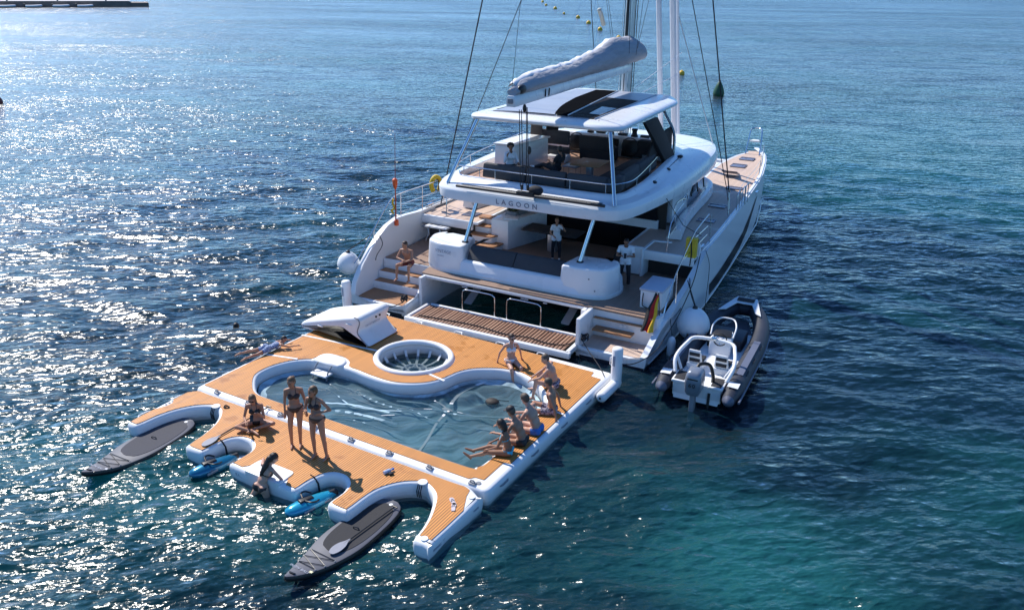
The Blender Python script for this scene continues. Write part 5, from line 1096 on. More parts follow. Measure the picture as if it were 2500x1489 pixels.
person('person with dark hair reclining low behind the flybridge sofa backs', yw(.15, 4.25, 4.18), YA(R(160)), 1.66, 'f', 'dark', torso=(0, -.6, .8), torso2=(0, -.35, .9), head=(0, .2, 1), face=(.2, 1, -.3), thR=(.1, 1, .1), thL=(-.1, 1, .15), shR=(0, .9, -.3), shL=(0, .9, -.3), uaR=(.3, .4, -.85), faR=(-.3, .85, .25), uaL=(-.3, .4, -.85), faL=(.3, .85, .25), hair='dark', hairstyle='short', top=('shirt', 'navy'), bottom=('trousers', 'navy'))
def held(root, Jp, label, name, cat_, size, m):
    a = (Jp['wrR']+Jp['wrL'])/2+(Jp['faR']+Jp['faL'])*.05
    w = root.matrix_basis @ a
    o = MB().box((0, 0, 0), size).build(name, m, None, .004); o.location = w; o.rotation_euler = (.5, 0, root.rotation_euler.z); tag(o, label, cat_)
held(c_, Jc, 'black phone held by the woman sitting cross-legged', 'phone', 'phone', (.075, .012, .15), BLK)
held(n_, Jn, 'black phone held by the crew member in the starboard cockpit', 'phone', 'phone', (.08, .012, .16), BLK)
# ================================================================ boards, scooters, dinghy, buoys and small things
SUPG = mat('grey_board_deck', (.105, .108, .13), .55, var=.05, vscale=3); SUPP = mat('dark_grey_traction_pad', (.028, .028, .032), .85, var=.12, vscale=6, bump=.5, bscale=140)
SUPB = mat('black_board_side', (.014, .015, .017), .4); PADL = mat('light_grey_pad', (.062, .062, .075), .85, var=.12, vscale=6, bump=.5, bscale=140)
LIL = mat('pale_lettering', (.42, .44, .50), .5)
def board(label, nose, tail, w, pad_m, text, leaf, group):
    nose, tail = Vector(nose), Vector(tail); L = (tail-nose).length; rz = math.atan2(-(tail-nose).x, (tail-nose).y)
    b = thing('paddle_board', label, 'paddle board', (nose.x, nose.y, 0), rz, group)
    ol = cat([(0, 0), (.055, .05), (.165, .28), (.335, .78), (.455, 1.3), (.45, 1.85), (.40, 2.35), (.31, 2.66), (.17, 2.79), (0, 2.82)], 4)
    ol = [(x*w/.91, y*L/2.82) for x, y in ol]; full = ol+[(-x, y) for x, y in ol[::-1][1:-1]]
    zr = lambda y: .105+.17*max(0, 1-y/.9)**2
    R_ = lambda d, dz: [(x, y, zr(y)+dz) for x, y in offset(full, d)]
    MB().loft([R_(.10, -.145), R_(.03, -.13), R_(0, -.09), R_(0, -.045), R_(.012, -.018)], True, False).build('board_hull', SUPB, b, smooth=60)
    dk = []
    for y in np.linspace(.02, L-.02, 40):
        hw = max(.02, float(np.interp(y, [p[1] for p in ol], [p[0] for p in ol]))-.02)
        dk.append([(-hw, y, zr(y)-.012), (-hw+.02, y, zr(y)), (0, y, zr(y)), (hw-.02, y, zr(y)), (hw, y, zr(y)-.012)])
    MB().loft(dk, False, False).build('board_deck', SUPG, b, smooth=60)
    pp = cat([(0, 1.02), (.22, 1.10), (.335, 1.4), (.36, 1.85), (.31, 2.3), (.22, 2.55), (.14, 2.58), (.10, 2.64), (0, 2.66)], 4)
    pp = [(x*w/.91, y*L/2.82) for x, y in pp]; pf = pp+[(-x, y) for x, y in pp[::-1][1:-1]]
    dk = []
    for y in np.linspace(pp[0][1]+.01, pp[-1][1]-.01, 30):
        hw = float(np.interp(y, [p[1] for p in pp], [p[0] for p in pp])); dk.append([(-hw, y, zr(y)+.001), (-hw, y, zr(y)+.008), (hw, y, zr(y)+.008), (hw, y, zr(y)+.001)])
    MB().loft(dk).build('traction_pad', pad_m, b, smooth=30)
    ks = [(-.20, .52), (.20, .52), (-.255, .70), (.255, .70), (-.30, .90), (.30, .90)]; q = [(x*w/.91, y, zr(y)+.016) for x, y in ks]
    for i, j in ((0, 3), (1, 2), (2, 5), (3, 4), (0, 1), (4, 5)): MB().tube([q[i], q[j]], .007, 5).build('bungee_cord', BLK, b)
    for p in q: MB().lathe([(.004, 0), (.022, 0), (.018, .012), (.004, .014)], (p[0], p[1], p[2]-.016), 10).build('cord_anchor', GREY, b)
    hd = MB().tube(cat([(-.07, 1.78, zr(2)+.014), (-.04, 1.78, .15), (.04, 1.79, .15), (.07, 1.79, zr(2)+.014)], 3), .012, 6); hd.build('carry_handle', BLK, b)
    MB().loft([[(-.075, .19, zr(.2)+.005), (-.04, .15, zr(.15)+.005), (.05, .155, zr(.15)+.005), (.075, .20, zr(.2)+.005)], [(-.075, .19, zr(.2)+.022), (-.04, .15, zr(.15)+.025), (.05, .155, zr(.15)+.025), (.075, .20, zr(.2)+.022)]]).build('nose_handle', BLK, b, .004)
    text_mesh('board_lettering', text, .085, LIL, b, frame((-.02, .36, zr(.36)+.012), (1, 0, 0), (0, 1, -.14)), 1.1)
    lf = [(0, .07), (.03, .03), (.075, .045), (.05, 0), (.07, -.04), (.02, -.03), (0, -.07), (-.02, -.03), (-.07, -.04), (-.05, 0), (-.075, .045), (-.03, .03)]
    MB().loft([[(x*.55+.20, y*.55+.42, zr(.42)+z) for x, y in lf] for z in (.006, .010)]).build('leaf_emblem', leaf, b)
    MB().lathe([(.01, 0), (.04, 0), (.04, .01), (.01, .012)], (0.05, L-.16, zr(2.6)), 12).build('air_valve', PVC, b)
    MB().loft([[(-.01, L-.35, -.05), (.01, L-.35, -.05), (.004, L-.2, -.25), (-.004, L-.2, -.25)], [(-.01, L-.12, -.05), (.01, L-.12, -.05), (.004, L-.1, -.25), (-.004, L-.1, -.25)]]).build('fin', SUPB, b)
    return b
board('grey paddle board with bare pad moored in the left bay of the pontoon', (.88, -3.66, 0), (.76, -.86, 0), .94, PADL, 'INZN BALI', LIL, 'grey inflatable paddle boards')
board('grey paddle board with a paddle on top moored in the right bay of the pontoon', (6.70, -3.82, 0), (6.80, -.93, 0), .90, SUPP, 'INZN BALI', mat('cream_leaf', (.75, .72, .42), .6), 'grey inflatable paddle boards')
def paddle(label, a, b, blade_m):
    a, b = Vector(a), Vector(b); d = (b-a).normalized()
    p = thing('paddle', label, 'paddle', a, 0, 'paddles')
    MB().tube([d*.34, d*(b-a).length], .014, 8).build('shaft', BLK, p)
    s = d.cross(V(0, 0, 1)).normalized()
    pl = cat([(0, 0), (.06, .03), (.10, .15), (.085, .30), (.03, .42), (.014, .5)], 4); pf = pl+[(-x, y) for x, y in pl[::-1][:-1]]
    MB().loft([[s*x+d*y+V(0, 0, z-.0+.5*x*x) for x, y in pf] for z in (.0, .012)]).build('blade', blade_m, p)
    MB().tube([d*(b-a).length-s*.07, d*(b-a).length+s*.07], .016, 8).build('handle', BLK, p)
paddle('paddle with grey blade lying on the orange deck by the cross-legged woman', (2.33, -1.80, ZD+.03), (2.30, .15, ZD+.06), mat('grey_blade', (.22, .23, .28), .5))
paddle('paddle with grey blade resting on the right paddle board', (6.86, -2.86, .145), (6.98, -1.15, .15), mat('grey_blade', (.22, .23, .28), .5))
BLUE = mat('metallic_blue_shell', (.012, .17, .30), .22, .4, var=.15, vscale=5, coat=.6); BLU2 = mat('turquoise_shell', (.02, .34, .52), .2, .3, var=.1, vscale=5, coat=.6)
def seabob(label, nose, tail, m):
    nose, tail = Vector(nose), Vector(tail); L = (tail-nose).length; rz = math.atan2(-(tail-nose).x, (tail-nose).y)
    b = thing('water_scooter', label, 'water scooter', (nose.x, nose.y, .02), rz, 'blue water scooters in the bays')
    rings = []
    for y, w, h, z in ((0, .03, .03, .05), (.04, .11, .07, .05), (.15, .17, .11, .04), (.35, .20, .14, .03), (.6, .21, .14, .02), (.85, .17, .12, .02), (1.0, .11, .09, .03), (L, .06, .05, .04)):
        rings.append([(w*math.cos(a)*(1 if math.sin(a) < 0 else .92), y, z+h*math.sin(a)) for a in np.linspace(0, 2*math.pi, 18, False)])
    MB().loft(rings).build('scooter_body', m, b, smooth=60)
    MB().loft([[(-.07, .30, .165), (.07, .30, .165), (.05, .62, .155), (-.05, .62, .155)], [(-.06, .32, .20), (.06, .32, .20), (.04, .6, .185), (-.04, .6, .185)]]).build('control_panel', BLK, b, .012)
    for s in (-1, 1): MB().tube(cat([(s*.06, .42, .18), (s*.19, .46, .20), (s*.22, .56, .19), (s*.15, .66, .15)], 4), .018, 8).build('handle', BLK, b)
    MB().tube([(0, L-.15, .06), (0, L+.02, .05)], .07, 14).build('jet_nozzle', BLK, b)
    for s in (-1, 1): MB().loft([[(s*.19, .3, .02), (s*.21, .3, .05), (s*.14, .95, .06), (s*.12, .95, .03)], [(s*.20, .3, -.03), (s*.22, .3, 0), (s*.15, .95, .02), (s*.13, .95, -.02)]]).build('side_trim', SAILC, b, .006)
seabob('dark blue water scooter tied in the bay left of the climbing woman', (2.60, -2.42, 0), (2.86, -1.38, 0), BLUE)
seabob('turquoise water scooter tied in the bay right of the climbing woman', (5.24, -2.34, 0), (5.58, -1.28, 0), BLU2)
# ---------------------------------------------------------------- rigid inflatable tender
TUBE = mat('grey_tender_tube', (.026, .029, .042), .55, var=.08, vscale=3, bump=.15, bscale=30); TUB2 = mat('light_grey_tender_trim', (.12, .135, .19), .5)
rib = thing('tender_dinghy', 'dark grey rigid inflatable tender with silver outboard tied alongside the starboard hull', 'dinghy', (10.56, 6.35, 0), R(3.5))
w2 = .83
path = cat([(-w2, -.30), (-w2, .4), (-w2, 1.6), (-w2, 3.0), (-.76, 4.0), (-.58, 4.8), (-.34, 5.35), (-.18, 5.5), (.18, 5.5), (.34, 5.35), (.58, 4.8), (.76, 4.0), (w2, 3.0), (w2, 1.6), (w2, .4), (w2, -.30)], 4)
N = len(path); pts = []; rad = []
for k, (x, y) in enumerate(path):
    pts.append((x, y, .36+.16*max(0, (y-2.5)/3)**1.5)); e = min(k, N-1-k); rad.append(.245*min(1, .62+.10*e)*(1-.10*max(0, (y-3)/2.5)))
MB().tube(pts, rad, 16).build('inflatable_tube', TUBE, rib, smooth=70)
for s in (-1, 1):
    MB().tube([(s*w2, -.30, .36), (s*w2, -.36, .36), (s*w2, -.44, .36)], [.15, .10, .03], 16).build('tube_cone', TUB2, rib, smooth=70)
    MB().tube([(s*(w2+.245), y, .34+.16*max(0, (y-2.5)/3)**1.5) if y < 3.1 else (s*(w2+.24-.07*(y-3)**1.5), y, .36+.16*((y-2.5)/3)**1.5) for y in (-.25, .5, 1.5, 2.5, 3.2, 4.0)], .03, 8).build('rubbing_strip', TUB2, rib)
    MB().loft([[(s*(w2-.07), y, .604), (s*(w2+.10), y, .60), (s*(w2+.10), y, .612), (s*(w2-.07), y, .616)] for y in (.75, 1.5, 2.2, 3.0)]).build('tube_pad', TUB2, rib)
    for y in (.9, 1.7, 2.6): MB().tube(cat([(s*(w2+.17), y, .55), (s*(w2+.19), y+.1, .57), (s*(w2+.19), y+.22, .57), (s*(w2+.17), y+.32, .55)], 2), .015, 6).build('grab_handle', BLK, rib)
    MB().loft([[(s*(w2-.12), y, .60+z), (s*(w2+.14), y, .585+z)] for y in (.0, .3) for z in (0,)], False, False).build('tube_patch', PVC, rib)
MB().prism([(-.66, .02), (.66, .02), (.66, 3.0), (.5, 4.2), (.2, 5.2), (-.2, 5.2), (-.5, 4.2), (-.66, 3.0)], .18, .22).build('floor', mat('grey_tender_floor', (.10, .10, .12), .7), rib)
MB().loft([[(-.55, -.12, .05), (.55, -.12, .05), (.62, .0, .45), (-.62, .0, .45)], [(-.55, 4.5, .0), (.55, 4.5, .0), (.5, 4.6, .2), (-.5, 4.6, .2)]]).build('rigid_hull', PVC, rib)
MB().loft([[(-.62, 4.55, .70), (-.30, 5.62, .78), (.30, 5.62, .78), (.62, 4.55, .70), (.42, 4.7, .70), (.22, 5.25, .74), (-.22, 5.25, .74), (-.42, 4.7, .70)], [(-.62, 4.55, .74), (-.30, 5.66, .82), (.30, 5.66, .82), (.62, 4.55, .74), (.42, 4.7, .74), (.22, 5.25, .78), (-.22, 5.25, .78), (-.42, 4.7, .74)]]).build('bow_step', PVC, rib, .012)
MB().box((0, 5.45, .825), (.5, .26, .02)).build('step_pad', SUPP, rib, .006)
MB().box((0, 3.2, .42), (.95, .9, .42)).build('bow_seat', TUBE, rib, .07)
MB().loft([[(-.30, 2.15, .2), (.30, 2.15, .2), (.26, 2.75, .2), (-.26, 2.75, .2)], [(-.30, 2.25, .82), (.30, 2.25, .82), (.24, 2.7, .9), (-.24, 2.7, .9)]]).build('console', PVC, rib, .05)
MB().loft([[(-.27, 2.3, .86), (.27, 2.3, .86), (.22, 2.62, .93), (-.22, 2.62, .93)], [(-.25, 2.32, .885), (.25, 2.32, .885), (.2, 2.6, .955), (-.2, 2.6, .955)]]).build('dash_panel', BLK, rib, .01)
MB().tube(cat([(-.30, 2.35, .85), (-.31, 2.6, 1.05), (-.2, 2.85, 1.15), (0, 2.9, 1.17), (.2, 2.85, 1.15), (.31, 2.6, 1.05), (.30, 2.35, .85)], 4), .022, 8).build('console_rail', PVC, rib)
MB().tube([(.0+.17*math.cos(a), 2.16+.05*math.sin(a), .82+.15*math.sin(a)) for a in np.linspace(0, 2*math.pi, 18, False)], .018, 6, True).build('steering_wheel', BLK, rib)
for a in (0.5, 2.6, 4.7): MB().tube([(0, 2.18, .82), (.16*math.cos(a), 2.16+.05*math.sin(a), .82+.15*math.sin(a))], .014, 6).build('wheel_spoke', ALU, rib)
for s in (-1, 1):
    MB().box((s*.34, 1.15, .40), (.42, .5, .36)).build('seat_base', PVC, rib, .04)
    MB().box((s*.34, 1.22, .60), (.38, .40, .06)).build('seat_cushion', SUPP, rib, .025)
    t = MB().loft([[(s*.34-.19, .95, .58), (s*.34+.19, .95, .58), (s*.34+.15, .84, .98), (s*.34-.15, .84, .98)], [(s*.34-.19, 1.0, .58), (s*.34+.19, 1.0, .58), (s*.34+.15, .89, .98), (s*.34-.15, .89, .98)]]).build('seat_back', PVC, rib, .02)
    for z in (.68, .86): MB().box((s*.34, .93-.28*(z-.58), z), (.27, .03, .09)).build('back_pad', SUPP, t, .01)
    MB().box((s*.46, .18, .50), (.36, .62, .08)).build('stern_step', PVC, rib, .03)
    MB().box((s*.46, .18, .545), (.26, .5, .012)).build('step_pad', SUPP, rib, .004)
MB().tube(cat([(-.64, .22, .58), (-.73, .50, .86), (-.62, 1.05, 1.04), (-.42, 1.36, 1.12), (.42, 1.36, 1.12), (.62, 1.05, 1.04), (.73, .50, .86), (.64, .22, .58)], 5), .048, 10).build('ski_arch', PVC, rib, smooth=60)
MB().box((0, 1.34, 1.18), (.14, .12, .07)).build('arch_light', STEEL, rib, .02)
for s in (-1, 1): MB().tube([(s*.71, .55, .88), (s*.55, .45, .58)], .035, 8).build('arch_brace', PVC, rib)
MB().loft([[(-.6, -.08, .1), (.6, -.08, .1), (.6, .02, .1), (-.6, .02, .1)], [(-.6, -.10, .52), (.6, -.10, .52), (.6, .0, .52), (-.6, .0, .52)]]).build('transom', PVC, rib, .02)
OBM = mat('silver_outboard', (.22, .25, .30), .3, .3, var=.05)
ob = MB().loft([[(x*k, -.38+(y+.38)*k, z) for x, y in rpoly([(-.19, -.62), (.19, -.62), (.20, -.12), (-.20, -.12)], .1, 4)] for k, z in ((.75, .42), (.95, .50), (1.05, .75), (1.0, .92), (.85, 1.02), (.5, 1.06))]).build('outboard_cowl', OBM, rib, smooth=50)
MB().box((0, -.615, .88), (.26, .03, .035)).build('cowl_vent', BLK, ob, .008)
text_mesh('cowl_lettering', '60', .15, BLK, ob, frame((0, -.65, .72), (1, 0, 0), (0, .12, 1)), 1.2)
MB().loft([[(-.06, -.50, z), (.06, -.50, z), (.05, -.22, z), (-.05, -.22, z)] for z in (-.45, .45)]).build('outboard_leg', GREY, rib, .02)
MB().tube([(0, -.62, -.42), (0, -.2, -.42)], .06, 10).build('gear_case', GREY, rib)
MB().tube(cat([(-.05, -.2, .85), (.0, .0, 1.02), (.22, .12, 1.0), (.32, .16, .7), (.32, .18, .5)], 5), .045, 8).build('cable_boot', BLK, rib)
MB().tube([(.32, -.10, .35), (.32, -.16, -.25)], .035, 8).build('trim_tab', BLK, rib)
# ---------------------------------------------------------------- fenders, buoys, safety gear
def sphere_fender(label, p, r, top):
    o = thing('ball_fender', label, 'fender', p, 0, 'white ball fenders')
    M_ = [(r*math.sin(a)*(1-.10*max(0, math.cos(a))), r*math.cos(a)*(1.08 if a < 1.4 else 1)) for a in np.linspace(3.05, .12, 16)]
    MB().lathe(M_, (0, 0, 0), 26).build('ball', PVC, o, smooth=80)
    MB().lathe([(.02, r*1.02), (.085, r*1.02), (.06, r*1.18), (.02, r*1.22)], (0, 0, 0), 14).build('collar', BLK, o)
    MB().tube([(0, 0, r*1.2), top], .016, 6).build('lanyard', ROPE, o)
sphere_fender('big white ball fender hanging between the starboard stern and the tender', yw(5.50, 2.2, .70), .46, (-.6, 1.0, .88))
sphere_fender('big white ball fender on the port side of the stern, half behind the hull', yw(-5.30, .50, 1.18), .36, (.3, .8, .8))
o = thing('sausage_fender', 'slim white fender hanging by the starboard stern beside the tender', 'fender', yw(5.18, 1.25, .0))
MB().lathe([(.02, -.22), (.10, -.16), (.115, 0), (.115, .38), (.08, .48), (.03, .52)], (0, 0, .1), 16).build('fender_body', PVC, o, smooth=70); MB().tube([(0, 0, .6), (-.2, .3, 1.0)], .01, 5).build('lanyard', ROPE, o)
o = thing('danbuoy', 'red and orange danbuoy pole standing on the port stern quarter', 'danbuoy', yw(-4.80, 2.44, 0))
MB().tube([(0, 0, 2.15), (0, .06, 3.3), (.0, .16, 5.05)], [.014, .014, .007], 8).build('pole', mat('dark_red_pole', (.22, .03, .04), .5), o)
MB().lathe([(.02, 0), (.06, .08), (.085, .20), (.085, .33), (.05, .37), (.02, .38)], (0, .06, 3.22), 14).build('float', ORG, o)
MB().lathe([(.02, 0), (.07, .02), (.07, .2), (.02, .22)], (.06, -.02, 2.02), 12).build('light', ORG, o)
MB().tube([(.02, .0, 2.2), (.03, .02, 2.8), (.01, .05, 3.2)], .02, 6).build('tether', mat('red_webbing', (.45, .07, .03), .7), o)
MB().tube(cat([(-.06, 0, 2.9), (-.12, .04, 2.75), (-.06, .05, 2.6), (-.14, 0, 2.5), (-.08, .03, 2.4)], 4), .035, 6).build('line_bundle', YEL, o)
def cover(label, p, rz, kind):
    o = thing('rescue_sling', label, 'life buoy', p, rz)
    if kind: MB().loft([[(x, y, z) for x, y in rpoly([(-.16, -.1), (.16, -.1), (.17, .1), (-.17, .1)], .05, 3)] for z in (0, .04, .52, .58)]).build('cover', YEL, o, .02)
    else: MB().tube(cat([(-.13, 0, -.22), (-.2, 0, 0), (-.13, 0, .2), (0, 0, .27), (.13, 0, .2), (.2, 0, 0), (.13, 0, -.22)], 4), .085, 10).build('horseshoe', YEL, o, smooth=70)
    MB().tube([(.0, -.09, .55 if kind else .2), (.05, -.12, .1), (.02, -.08, -.25)], .018, 6).build('strap', ROPE, o)
    return o
cover('yellow rescue sling in its cover on the starboard stern rail', yw(4.86, 3.62, 2.18), YR, True)
cover('orange-yellow horseshoe life buoy on the port rail beside the flybridge', yw(-4.86, 5.05, 2.85), YR+1.2, False)
o = thing('throw_bag', 'small white bag tied beside the yellow sling on the starboard rail', 'bag', yw(4.95, 4.0, 2.12), YR)
MB().loft([[(x*k, y*k, z) for x, y in rpoly([(-.09, -.07), (.09, -.07), (.09, .07), (-.09, .07)], .03, 3)] for k, z in ((.9, 0), (1.05, .15), (1, .3), (.5, .38))]).build('bag_body', CL['white'], o, smooth=50)
MB().tube([(0, 0, .36), (0, .05, .5)], .01, 5).build('drawstring', ROPE, o)
# national flag on a raked staff
fl = thing('flag', 'black, red and gold flag drooping from a staff on the starboard stern', 'flag', yw(4.70, 1.30, 1.0), YR)
MB().tube([(.08, .02, -.10), (-.02, .0, .80)], .016, 6).build('flag_staff', BLK, fl)
MB().ball((-.02, .0, .82), .03, 8, 6).build('finial', PVC, fl)
FC = [mat('flag_black', (.012, .012, .012), .8), mat('flag_red', (.45, .015, .012), .8), mat('flag_gold', (.72, .42, .02), .8)]
top_, bot_ = V(-.02, .03, .78), V(.06, .0, .30)
for k in range(3):
    rows = []
    for i in range(12):
        t = i/11; row = []
        for j in range(5):
            s = (k+j/4)/3
            row.append(V(.0+(s-.80)*(.12+.24*t**.7)+.02*math.sin(9*t+4*s), -.02-.56*t+.05*math.sin(11*s+3*t)*t, .76-.92*t-.16*(s-.3)*(1-t)))
        rows.append(row)
    MB().loft(rows, False, False).build('flag_stripe', FC[k], fl, smooth=80)
# white deck box on the starboard quarter
o = thing('deck_box', 'white storage box with grey lid on the starboard cockpit floor', 'storage box', yw(4.38, 2.15, 1.15), YR)
MB().box((0, 0, .26), (.62, 1.1, .52)).build('box_body', GEL, o, .02); MB().box((0, 0, .555), (.68, 1.18, .07)).build('lid', mat('grey_box_lid', (.48, .50, .58), .5), o, .02)
MB().tube(cat([(-.22, -.57, .45), (-.22, -.60, .2), (-.2, -.6, .08), (-.05, -.58, .02)], 3), .014, 6).build('box_lanyard', ROPE, o)
# potted plant on the galley cabinet
o = thing('potted_plant', 'leafy green plant in a box on the port cockpit cabinet', 'plant', yw(-1.75, 5.3, 2.16), YR)
MB().box((0, 0, .09), (.42, .9, .18)).build('planter', GREY, o, .02)
lm = MB(); r_ = random.Random(4)
for k in range(150):
    a = r_.uniform(0, 6.28); b = V(r_.uniform(-.18, .18), r_.uniform(-.42, .42), .16); d = V(math.cos(a), math.sin(a), r_.uniform(.3, 1.6)).normalized(); ln = r_.uniform(.14, .32)
    s = d.cross(V(0, 0, 1)).normalized()*.025; m_ = b+d*ln*.6; e = b+d*ln+V(0, 0, -.05)
    lm.add([b, m_+s, e, m_-s], [(0, 1, 2), (0, 2, 3)])
lo_ = lm.build('leaves', mat('plant_leaf', (.035, .075, .02), .6, var=.4), o, smooth=0); lo_['kind'] = 'stuff'
# mooring lines
def line(label, pts, r=.014, m=ROPE):
    o = MB().tube(cat(pts, 8), r, 6).build('mooring_line', m, None); tag(o, label, 'rope'); return o
line('black line from the right fender column up to the starboard stern', [(8.70, 5.85, .75), (9.0, 6.1, .76), yw(5.02, .15, .55), yw(5.10, .9, .75), yw(5.12, 2.1, 1.05), yw(5.08, 3.4, 1.55), yw(4.98, 4.3, 2.1)])
line('speckled line from the right pontoon corner to the inner corner of the starboard stern platform', [(8.32, 5.75, .36), (8.0, 6.15, .38), yw(3.05, .08, .42), yw(3.0, .25, .48)])
line('black line from the left stern platform corner to the pontoon', [yw(-2.95, .1, .45), yw(-3.2, -.15, .34), (.45, 6.0, .36)])
line('black line looped down the inside of the port stern wing', [yw(-4.80, 1.45, 2.02), yw(-4.60, 1.4, 1.7), yw(-4.62, 1.1, 1.4), yw(-4.68, 1.1, 1.22)])
line('thin black line hanging down the starboard hull to the water', [yw(5.06, 4.6, 2.12), yw(5.12, 5.0, 1.5), yw(5.12, 5.0, .4), yw(5.1, 5.0, -.05)], .01)
line('black line from the starboard rail to the ball fender', [yw(4.93, 3.5, 1.56), yw(5.15, 2.9, 1.36), yw(5.45, 2.3, 1.22)], .013)
for k, (lab, x, y) in enumerate((('black rope coil on the inner corner of the port stern platform', -2.98, .18), ('coil of black rope on the inner corner of the starboard stern platform', 3.02, .2))):
    c = MB().tube([(.09*math.cos(a*1.0)*(1+.3*math.sin(a*.7)), .09*math.sin(a), .02+.013*a*.5+.03*math.sin(a*2.3)) for a in np.linspace(0, 26, 70)], .02, 6).build('rope_coil', ROPE, None); c.location = yw(x, y, .44); tag(c, lab, 'rope')
# small things on the front pontoon
o = thing('water_bottle', 'small blue and white bottle lying on the front pontoon', 'bottle', (6.33, -.52, ZD+.055), R(-20))
MB().lathe([(.01, -.10), (.04, -.10), (.042, .04), (.02, .08), (.02, .11), (.005, .11)], (0, 0, 0), 14, 'Y').build('bottle_body', mat('clear_blue_bottle', (.45, .52, .66), .2), o); MB().lathe([(.01, .10), (.026, .10), (.026, .14), (.01, .14)], (0, 0, 0), 12, 'Y').build('bottle_cap', CL['blue'], o)
MB().box((.09, .02, -.02), (.07, .1, .05)).build('bottle_sleeve', CL['navy'], o, .01)
FF_ = mat('pale_rubber_sole', (.55, .48, .50), .7)
for k, (x, y, rz, lab) in enumerate(((8.02, -.66, .9, 'pale flip-flop on the right end of the front pontoon, nearer the seam'), (8.13, -.80, .5, 'pale flip-flop on the right end of the front pontoon, nearer the edge'))):
    o = thing('flip_flop', lab, 'flip-flop', (x, y, ZD+.012), rz)
    so_ = cat([(0, -.12), (.04, -.10), (.04, 0), (.05, .08), (.02, .13), (-.03, .12), (-.045, .05), (-.035, -.05), (-.03, -.11)], 3, True)
    MB().prism(so_, 0, .018).build('sole', FF_, o); MB().tube([(.038, -.01, .015), (.01, .04, .045), (0, .08, .02), (-.012, .04, .045), (-.038, -.01, .015)], .006, 5).build('strap', GREY, o)
o = MB().tube([(.06*math.cos(a), .05*math.sin(a), .015+.01*math.sin(3*a)) for a in np.linspace(0, 12, 40)], .016, 6).build('rope_coil', ROPE, None); o.location = (1.42, -.33, ZD+.012); tag(o, 'small black rope coil on the left end of the front pontoon', 'rope')
o = thing('floating_bag', 'dark round bag floating low in the pool water', 'bag', (6.24, 3.70, -.03))
MB().ball((0, 0, 0), (.19, .16, .10), 16, 10).build('bag', mat('dark_brown_bag', (.02, .014, .011), .7, bump=.5, bscale=30), o, smooth=80); MB().tube([(0, 0, .08), (.1, .15, .02), (.3, .3, -.02)], .012, 5).build('bag_strap', ROPE, o)
# sea marks
o = thing('channel_buoy', 'dark green conical channel buoy to the right of the catamaran mast', 'buoy', (-6.1, 62.3, 0))
MB().lathe([(.1, -.2), (.44, -.1), (.50, .18), (.47, .40), (.31, .85), (.13, 1.18), (.03, 1.27)], (0, 0, 0), 20).build('cone', mat('green_buoy_paint', (.006, .075, .03), .5, var=.2), o, smooth=70); MB().lathe([(.03, 0), (.12, .02), (.12, .12), (.03, .15)], (0, 0, 1.25), 10).build('top_mark', GREY, o)
YB = mat('yellow_buoy', (.72, .45, .03), .5, var=.1)
for k, (x, y, r, lab) in enumerate(((-142.9, 283.3, .55, 'yellow ball buoy farthest away at the top edge of the swim line'), (-124.7, 252, .48, 'pale yellow buoy second farthest in the swim line'), (-108.8, 228.2, .58, 'yellow ball buoy third farthest in the swim line'), (-90.8, 198.8, .36, 'small pale buoy in the middle of the swim line'), (-77.8, 180.7, .55, 'yellow ball buoy third from the mast in the swim line'), (-65.3, 160.4, .52, 'yellow ball buoy second from the mast in the swim line'), (-53.5, 140.6, .50, 'yellow ball buoy of the swim line nearest the mast beside the dark shroud'), (-41.6, 122.1, .42, 'yellow ball buoy just above the sail bag by the mast'), (-14.5, 76.4, .33, 'yellow ball buoy close to the furled head sails'))):
    o = thing('ball_buoy', lab, 'buoy', (x, y, .12), 0, 'yellow buoys of the swim line')
    MB().ball((0, 0, 0), r, 16, 10).build('float', YB, o, smooth=80); MB().lathe([(.02, r*.95), (r*.25, r*.97), (r*.2, r*1.12), (.02, r*1.15)], (0, 0, 0), 10).build('eye', YB, o)
o = thing('red_buoy', 'dark red round buoy at the left edge of the picture', 'buoy', (-51.9, 24.4, .1))
MB().ball((0, 0, 0), .52, 16, 10).build('float', mat('dark_red_paint', (.16, .015, .015), .5), o, smooth=80); MB().lathe([(.02, .5), (.12, .5), (.1, .62), (.02, .64)], (0, 0, 0), 10).build('eye', GREY, o)
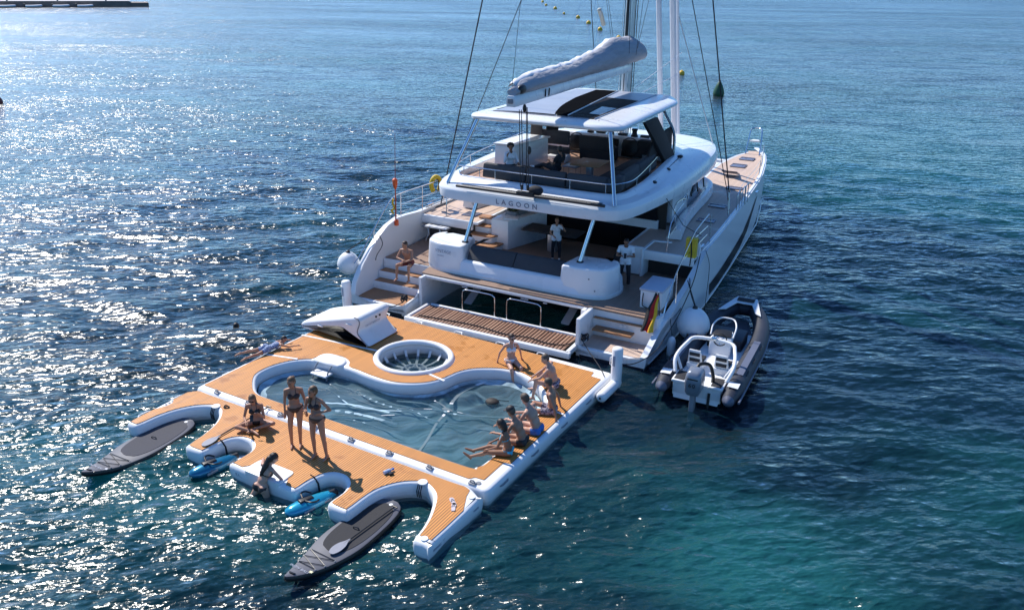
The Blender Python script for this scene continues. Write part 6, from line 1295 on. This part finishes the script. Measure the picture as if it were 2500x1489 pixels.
# quay with moored dinghies far off at the top left
qa = math.atan2(157-100, -212+232)
q = thing('stone_quay', 'grey-brown stone quay with pale top at the far upper left', 'quay', (-204, 141, 0), R(55))
MB().box((-69, 6.0, .2), (150, 12, 2.6)).build('quay_wall', mat('brown_quay_stone', (.24, .18, .15), .8, var=.3, vscale=.7), q)
MB().box((-69, 6.1, 1.55), (150.6, 11.4, .14)).build('quay_top', mat('pale_quay_concrete', (.50, .48, .46), .8, var=.15, vscale=.5), q)
MB().box((8.4, 5, .1), (5, 9, 2.0)).build('quay_end', mat('brown_quay_stone', (.24, .18, .15), .8, var=.3, vscale=.7), q)
for k in range(6): MB().lathe([(.05, 0), (.22, 0), (.16, .4), (.26, .5), (.05, .55)], (-60+12*k, 1.2, 1.6), 10).build('bollard', BLK, q)
DG = ['white dinghy at the left end of the row along the far quay', 'long pale dinghy with raised bow, second from the left at the quay', 'pale dinghy third from the left at the far quay', 'white dinghy fourth from the left at the far quay', 'white covered dinghy in the middle of the row at the quay', 'white dinghy with dark outboard right of the middle at the quay', 'small white dinghy third from the right end at the quay', 'white dinghy second from the right end at the far quay', 'slim white boat at the right end of the row along the quay']
def far_dinghy(label, x, y, L, rz, cover):
    d = thing('moored_dinghy', label, 'dinghy', (0, 0, 0), rz, 'dinghies moored along the far quay'); d.parent = None
    cs, sn = math.cos(R(55)), math.sin(R(55)); d.location = (-204+x*cs-y*sn, 141+x*sn+y*cs, 0); d.rotation_euler.z = R(55)+rz
    pth = cat([(-L/2, -.75), (0, -.8), (L*.32, -.6), (L/2, 0), (L*.32, .6), (0, .8), (-L/2, .75)], 4)
    MB().tube([(x_, y_, .42+.22*max(0, x_/L)) for x_, y_ in pth], .27, 10).build('tube', SAILW, d, smooth=70)
    MB().prism([(-L/2, -.6), (0, -.6), (L*.32, -.45), (L*.42, 0), (L*.32, .45), (0, .6), (-L/2, .6)], .1, .3 if not cover else .62).build('boat_cover' if cover else 'boat_floor', SAILC if not cover else SAILW, d)
    MB().box((-L/2-.1, 0, .6), (.4, .35, .9)).build('outboard', BLK, d, .08)
for k, lab in enumerate(DG):
    far_dinghy(lab, -54+6.1*k+random.uniform(-.8, .8), -2.6+random.uniform(-.4, .4), random.uniform(3.6, 5.2), random.choice((.05, -.1, .12, 3.0)), k % 3 == 1)
# shoal darker patch is sea bed weed; light haze over the bay
